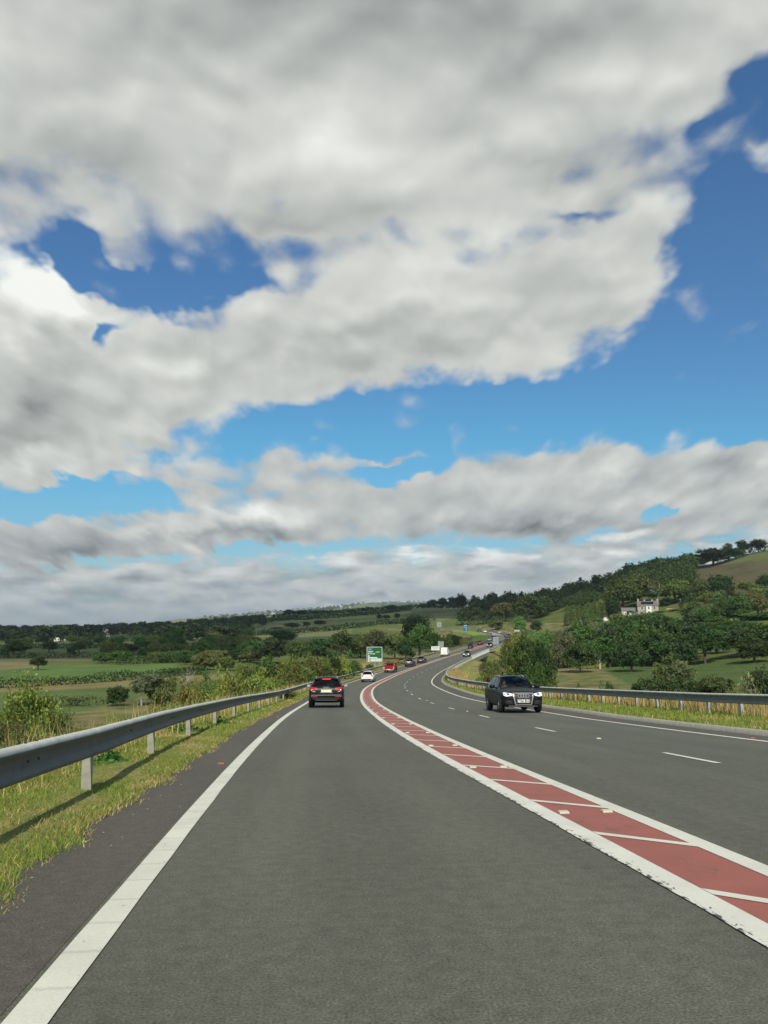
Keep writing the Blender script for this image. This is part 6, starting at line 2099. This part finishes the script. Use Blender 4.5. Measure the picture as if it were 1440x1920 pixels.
for px, yt, Y, w, kd, c, lb in (
    (1262, 1228, 130, 70, 'shrub2', (0.085, 0.085, 0.035), 'brown tinged hawthorn in the meadow before the tree belt'), (1240, 1233, 135, 40, 'shrub2', (0.085, 0.11, 0.03), 'yellow green thorn bush left of the hawthorn'),
    (1215, 1272, 100, 70, 'round', (0.04, 0.06, 0.022), 'low dark bush in the meadow behind the right barrier'), (1262, 1268, 98, 70, 'shrub', (0.045, 0.065, 0.022), 'low dark bush right of the first one in the meadow'),
    (1330, 1270, 95, 84, 'round', (0.045, 0.062, 0.022), 'wide dark bramble behind the right barrier'), (1398, 1262, 72, 70, 'shrub2', (0.115, 0.125, 0.05), 'pale yellow leaved bush behind the right barrier'),
    (1425, 1256, 85, 70, 'round', (0.04, 0.058, 0.022), 'dark bush at the right edge behind the pale leaved one'), (1372, 1288, 60, 50, 'sapling2', (0.12, 0.125, 0.05), 'small pale bush low behind the right rail'),
    (1130, 1280, 90, 40, 'shrub', MIDG, 'small green bush right of the oncoming car', ), (1078, 1283, 95, 36, 'shrub2', OLV, 'small olive bush nearest the right of the oncoming car')):
    T(px, yt, Y, w, kd, c, lb, 'bush')
# scrub on the right bank between the bridge and the oncoming car
for px, yt, Y, w, kd, c, lb in (
    (985, 1196, 120, 62, 'dense', (0.045, 0.062, 0.02), 'big dark olive tree on the bank above the oncoming car'), (1008, 1206, 110, 44, 'dense', (0.026, 0.046, 0.018), 'dark tree on the bank right of the oncoming car roof'),
    (958, 1196, 150, 40, 'shrub', OLV, 'olive bush at the left of the bank scrub'), (945, 1215, 140, 36, 'shrub2', (0.05, 0.07, 0.022), 'green bush below the sign back on the bank'),
    (935, 1240, 120, 34, 'shrub2', BRN, 'brownish bush beside the bridge bank'), (918, 1252, 112, 34, 'shrub2', OLV, 'olive bush low on the bank before the bridge'),
    (900, 1266, 98, 34, 'shrub', YG, 'yellow green bush behind the curve of the right barrier'), (922, 1262, 90, 40, 'shrub', OLV, 'olive bush left of the oncoming car'),
    (1030, 1232, 110, 26, 'tall', (0.035, 0.055, 0.02), 'narrow dark tree right of the oncoming car'), (1000, 1244, 90, 50, 'shrub', MIDG, 'green bush just behind the oncoming car roof'),
    (955, 1250, 95, 44, 'shrub2', AUT, 'bronze bush behind the left of the oncoming car'), (1035, 1262, 90, 34, 'shrub2', OLV, 'low olive bush right behind the oncoming car'),
    (968, 1188, 210, 30, 'shrub', YG, 'yellow green bush by the side road'), (990, 1186, 230, 34, 'shrub', LTG, 'light green bush right of the side road'), (1025, 1182, 260, 44, 'shrub', LTG, 'wide light green bush below the yellow field'), (1045, 1188, 240, 40, 'shrub2', OLV, 'olive bush right below the yellow field'),
    (948, 1204, 190, 24, 'shrub2', OLV, 'small olive bush just right of the sign back'), (1000, 1196, 170, 40, 'shrub', OLV, 'olive bush above the dark bank trees')):
    T(px, yt, Y, w, kd, c, lb, 'bush' if kd.startswith('shrub') else 'tree')


for k in range(16):
    px = rg.uniform(908, 955); Y = rg.uniform(118, 205)
    T(px, rg.uniform(1226, 1250) + (955 - px) * .12, Y, rg.uniform(20, 34), rg.choice(['shrub', 'shrub2']), rg.choice([BRN, OLV, AUT, MIDG]), 'brown and olive scrub bush on the bank below the bridge', 'bush', 'scrub bushes on the bank below the bridge')


# ---- far woods that read as one mass
def woodland(label, pts, kind, color, hlo, hhi):
    rng = np.random.RandomState(len(pts))
    P_ = PROTO[kind]; Vs = []
    for (px, Y) in pts:
        g = ground_at(px, Y); H = rng.uniform(hlo, hhi); a = rng.uniform(0, 6.28)
        s = H / P_['H']; ca_, sa_ = math.cos(a), math.sin(a)
        v = P_['V'] * s * np.array([rng.uniform(.8, 1.2)] * 2 + [1])
        Vs.append(np.stack([v[:, 0] * ca_ - v[:, 1] * sa_, v[:, 0] * sa_ + v[:, 1] * ca_, v[:, 2]], -1) + np.array(g))
    V = np.concatenate(Vs)
    o = link('woodland', np_mesh('woodland', V, np.arange(len(V)).reshape(-1, 4), LEAF), color=color)
    return tag(o, label, 'wood', kind='stuff')


pts = []
for k in range(330):
    px = rg.uniform(-60, 500); Y = rg.uniform(760, 1500)
    if Y < 900 and rg.random() < .5: continue
    pts.append((px, Y))
pts += [(rg.uniform(-40, 190), rg.uniform(620, 780)) for _ in range(45)] + [(rg.uniform(250, 480), rg.uniform(560, 760)) for _ in range(50)]
woodland('dark mass of woodland across the far side of the plain', pts, 'far', (0.024, 0.038, 0.017), 5, 13)
woodland('dark hedgerow trees and copses dotted over the far lit hills', [(rg.uniform(380, 860), rg.choice([2700, 3100, 3600, 4100, 4500, 4900, 5200]) + rg.uniform(-160, 160)) for _ in range(380)], 'speck', (0.045, 0.066, 0.026), 6, 13)
woodland('dark shaded wood on the hill ahead, beyond the far bend', [(rg.uniform(862, 1040), rg.uniform(600, 830)) for _ in range(74)], 'mid', (0.030, 0.047, 0.019), 8, 16)
woodland('long mixed wood along the right hand ridge down to the farmhouse', [(rg.uniform(1000, 1300), rg.uniform(555, 780)) for _ in range(78)] + [(rg.uniform(1150, 1300), rg.uniform(495, 585)) for _ in range(36)], 'mid', (0.040, 0.064, 0.022), 8, 15)
for k, (px, py, Y) in enumerate(((548, 1147.5, 4200), (640, 1138.5, 4600), (655, 1140, 4500), (700, 1141, 4300), (512, 1151, 3900))):
    far_house('tiny pale house on the far lit hillside', px, py, Y, 13, 5, k, 'house', 4, 'house', 9)['group'] = 'tiny houses on the far hillside'


# ---- grass of the near verges: single blades
def blades(name, label, s, o, z, h, w, lean, cols, rng):
    n = len(s)
    b = RP(s, o) + np.stack([s * 0, s * 0, z], -1)
    a = rng.uniform(0, 2 * math.pi, n)
    d = np.stack([np.cos(a), np.sin(a), a * 0], -1)
    tipd = rng.normal(size=(n, 3)) * lean[:, None]; tipd[:, 2] = 1
    tip = b + tipd * h[:, None]
    mid = b + tipd * h[:, None] * np.array([.35, .35, .55])
    V = np.stack([b - d * w[:, None], b + d * w[:, None], mid + d * w[:, None] * .8, tip, mid - d * w[:, None] * .8], 1).reshape(-1, 3)
    i = np.arange(n)[:, None] * 5
    me = np_mesh(name, V, np.concatenate([i + np.array([[0, 1, 2, 4]])]), None)
    # tips as triangles in the same mesh
    F3 = i + np.array([[4, 2, 3]])
    me = bpy.data.meshes.new(name)
    me.vertices.add(len(V)); me.vertices.foreach_set('co', V.astype(np.float32).ravel())
    F4 = i + np.array([[0, 1, 2, 4]])
    lv = np.concatenate([np.concatenate([F4, F3], 1).ravel()])
    me.loops.add(len(lv)); me.loops.foreach_set('vertex_index', lv.astype(np.int32))
    tot = np.tile([4, 3], n).astype(np.int32); st = np.r_[0, np.cumsum(tot)[:-1]].astype(np.int32)
    me.polygons.add(2 * n); me.polygons.foreach_set('loop_start', st); me.polygons.foreach_set('loop_total', tot)
    me.update(calc_edges=True); me.validate()
    ca_ = me.color_attributes.new('tint', 'FLOAT_COLOR', 'POINT')
    ca_.data.foreach_set('color', np.repeat(np.c_[cols, np.ones(n)], 5, 0).astype(np.float32).ravel())
    me.materials.append(BLADE)
    return tag(link(name, me), label, 'grass', kind='stuff')


BLADE = bpy.data.materials.new('grass_blade'); BLADE.use_nodes = True
_t = NT(BLADE.node_tree); _t.n.clear()
_a = _t.node('ShaderNodeAttribute', attribute_name='tint')
_d = _t.node('ShaderNodeBsdfDiffuse'); _tr = _t.node('ShaderNodeBsdfTranslucent'); _m = _t.node('ShaderNodeMixShader'); _m.inputs[0].default_value = .35
_t.l.new(_a.outputs['Color'], _d.inputs[0]); _t.l.new(_a.outputs['Color'], _tr.inputs[0]); _t.l.new(_d.outputs[0], _m.inputs[1]); _t.l.new(_tr.outputs[0], _m.inputs[2])
_t.l.new(_m.outputs[0], _t.node('ShaderNodeOutputMaterial').inputs[0])


def tints(n, s, o, dry, rng):
    g = np.array([(0.15, 0.215, 0.042), (0.20, 0.235, 0.055), (0.115, 0.175, 0.035), (0.22, 0.225, 0.06)])[rng.randint(0, 4, n)]
    d = np.array([(0.38, 0.31, 0.13), (0.31, 0.23, 0.10), (0.42, 0.36, 0.17), (0.25, 0.17, 0.08)])[rng.randint(0, 4, n)]
    q = fbm(s * 1.3, o * 1.6, 51) + .5 * (fbm(s * .35, o * .5, 52) - .5)
    k = (q + rng.normal(0, .13, n) > 1 - dry)[:, None]
    return np.where(k, d, g) * rng.uniform(1.2, 1.85, (n, 1))


rng = np.random.RandomState(5)


def lawn(label, n, s0, s1, o0, o1, h0, h1, dry, z=0.0, pw=1.6, wmul=1.0, lean=.35):
    u = rng.uniform(0, 1, n)
    s = s0 + (s1 - s0) * u ** pw
    lo = o0(s) if callable(o0) else o0; hi = o1(s) if callable(o1) else o1
    o = lo + (hi - lo) * rng.uniform(0, 1, n)
    keep = fbm(s * 3.1, o * 3.1, 61) + rng.uniform(-.25, .25, n) > .30
    s, o = s[keep], o[keep]; n = len(s)
    dist = np.maximum(s, 4)
    h = rng.uniform(h0, h1, n) * (.55 + .9 * fbm(s * .9, o * .9, 62))
    w = (.0035 + .00042 * dist) * rng.uniform(.7, 1.3, n) * wmul
    zz_ = z(s, o) if callable(z) else np.full(n, z)
    return blades('grass', label, s, o, zz_, h, w, np.full(n, lean), tints(n, s, o, dry, rng), rng)


lz = lambda s, o: np.interp(o, [-12, -8, -6.8, -6.0, -4.2], [-2.75, -.72, -.12, 0, -.02])
lawn('short green and straw grass of the left verge in front of the barrier', 120000, 2.0, 26, -6.6, lambda s: -4.28 + .3 * (fbm(s * 1.6, s * 0, 14) - .5),   .03, .085, .38, lz, 1.3, .62, .5)
lawn('grass of the left verge running down beside the barrier', 34000, 24, 110, -6.6, lambda s: -4.28 + .3 * (fbm(s * 1.6, s * 0, 14) - .5), .04, .13, .34, lz, 1.4, .8)
lawn('ragged brown grass fringe along the left edge of the asphalt', 12000, 2.0, 60, -4.6, lambda s: -4.20 + .40 * (fbm(s * 1.6, s * 0, 14) - .5), .02, .07, .75, lz, 1.6, .7, .6)
lawn('tall straw grass standing behind the left barrier', 9500, 4.0, 120, -9.0, -5.7, .35, .95, .66, lz, 1.5, .7, .16)
rzf = lambda s, o: .10 - np.clip(o - right_flat(s), 0, 6) * .40
lawn('short bright green grass of the right verge', 60000, 14, 160, kr(.28), lambda s: right_flat(s), .05, .16, .26, rzf, 1.5)
lawn('tall straw grass under and behind the right barrier', 34000, 14, 150, lambda s: roff(s) + .05, lambda s: roff(s) + 3.0, .30, .75, .80, rzf, 1.4, .9, .2)


def weed(label, px, py, r, h, color, n, leaf, kind='weed'):
    rng_ = np.random.RandomState(int(px))
    g = hit(px, py)
    c = rng_.normal(size=(n, 3)) * np.array([r * .5, r * .5, 0]); c[:, 2] = np.abs(rng_.normal(0, .5, n)) * h * np.exp(-(c[:, 0] ** 2 + c[:, 1] ** 2) / (r * r * .6))
    V, F_ = leaf_quads(c + np.array([0, 0, .03]), leaf, rng_, .5)
    return tag(link(kind, np_mesh(kind, V, F_, LEAF), None, g, color=color), label, 'weed')


weed('pale grey green weed with seed stalks at the near edge of the left verge', 95, 1582, .28, .42, (0.12, 0.17, 0.075), 520, .022)
weed('dark green leafy clump under the left barrier past the nearest post', 206, 1436, .24, .2, (0.045, 0.10, 0.025), 520, .05)
weed('dark green clump beside the third barrier post', 345, 1374, .5, .3, (0.05, 0.10, 0.028), 420, .04)
weed('small dark clump beside the fourth barrier post', 412, 1360, .4, .28, (0.05, 0.095, 0.028), 300, .04)
# loose grit along the edge of the asphalt
gm = MB(); rg2 = random.Random(12)
for k in range(70):
    s = 2.5 + 40 * rg2.random() ** 2; o = -4.25 + abs(rg2.gauss(0, .22)) if rg2.random() < .8 else rg2.uniform(-4.2, -3.7)
    p = Vector(RP(s, o)); r = rg2.uniform(.004, .014)
    gm.add([p + Vector((r, 0, .004)), p + Vector((0, r * .8, .004)), p + Vector((-r * .9, 0, .004)), p + Vector((0, -r, .004)), p + Vector((0, 0, .004 + r * .7))], [(0, 1, 4), (1, 2, 4), (2, 3, 4), (3, 0, 4), (3, 2, 1, 0)])
tag(gm.build('gravel', pbr('pale_grit', (0.26, 0.235, 0.19), .9, noise=.4, nscale=9)), 'pale grit scattered along the left edge of the asphalt', 'gravel', kind='stuff')

# ------------------------------------------------------------------ clouds overhead, outside the frame, that shade the plain and the hills ahead
CLM = bpy.data.materials.new('cloud'); CLM.use_nodes = True
_t = NT(CLM.node_tree); _t.n.clear()
_d = _t.node('ShaderNodeBsdfDiffuse'); _d.inputs[0].default_value = (.9, .9, .9, 1)
_tr = _t.node('ShaderNodeBsdfTranslucent'); _tr.inputs[0].default_value = (.8, .82, .85, 1)
_m = _t.node('ShaderNodeMixShader'); _m.inputs[0].default_value = .4
_t.l.new(_d.outputs[0], _m.inputs[1]); _t.l.new(_tr.outputs[0], _m.inputs[2])
_m2 = _t.node('ShaderNodeMixShader'); _m2.inputs[0].default_value = .54        # thin enough for some sun to come through both its faces
_tp = _t.node('ShaderNodeBsdfTransparent')
_t.l.new(_m.outputs[0], _m2.inputs[1]); _t.l.new(_tp.outputs[0], _m2.inputs[2]); _t.l.new(_m2.outputs[0], _t.node('ShaderNodeOutputMaterial').inputs[0])


def cloud_over(label, gx_, gy_, rx_, ry_, alt, seed, rot=0.0):
    """a cumulus whose shadow falls about the ground point gx_, gy_"""
    bm = bmesh.new(); bmesh.ops.create_icosphere(bm, subdivisions=5, radius=1)
    v = np.array([q.co[:] for q in bm.verts])
    n = .6 * fbm(v[:, 0] * 1.6 + 9, v[:, 1] * 1.6 + 3 * v[:, 2], seed, 5) + .4 * fbm(v[:, 0] * 4 + 2, v[:, 1] * 4 + 5 * v[:, 2], seed + 3, 4)
    r = .62 + .75 * n
    v = v * r[:, None]
    v[:, 2] = np.where(v[:, 2] < 0, v[:, 2] * .25, v[:, 2])
    ca_, sa_ = math.cos(rot), math.sin(rot)
    x = v[:, 0] * rx_; y = v[:, 1] * ry_
    for q, a, b, c in zip(bm.verts, x * ca_ - y * sa_, x * sa_ + y * ca_, v[:, 2] * alt * .12): q.co = (a, b, c)
    me = bpy.data.meshes.new('cloud'); bm.to_mesh(me); bm.free(); me.materials.append(CLM)
    me.polygons.foreach_set('use_smooth', [True] * len(me.polygons))
    k = alt / SUN_DIR.z
    o = link('cloud', me, None, (gx_ + SUN_DIR.x * k, gy_ + SUN_DIR.y * k, alt))
    return tag(o, label, 'cloud', kind='structure')


cloud_over('broad white cloud overhead shading the hills ahead', -440, 1330, 1120, 600, 1300, 3)
cloud_over('smaller white cloud overhead shading the wood ahead', 165, 770, 150, 110, 1000, 8)
cloud_over('white cloud overhead shading the plain at left', -200, 400, 290, 95, 1000, 12)

# ------------------------------------------------------------------ the air
hb = MB().box((0, 6250, 80), (18600, 13000, 262))
HZ = bpy.data.materials.new('haze'); HZ.use_nodes = True
_t = NT(HZ.node_tree); _t.n.clear()
pv = _t.node('ShaderNodeVolumePrincipled')
pv.inputs['Color'].default_value = (0.80, 0.88, 0.96, 1); pv.inputs['Density'].default_value = 8.5e-5; pv.inputs['Anisotropy'].default_value = 0.2
_t.l.new(pv.outputs[0], _t.node('ShaderNodeOutputMaterial').inputs['Volume'])
tag(hb.build('haze', HZ), 'thin pale haze over the valley', 'haze', kind='stuff')
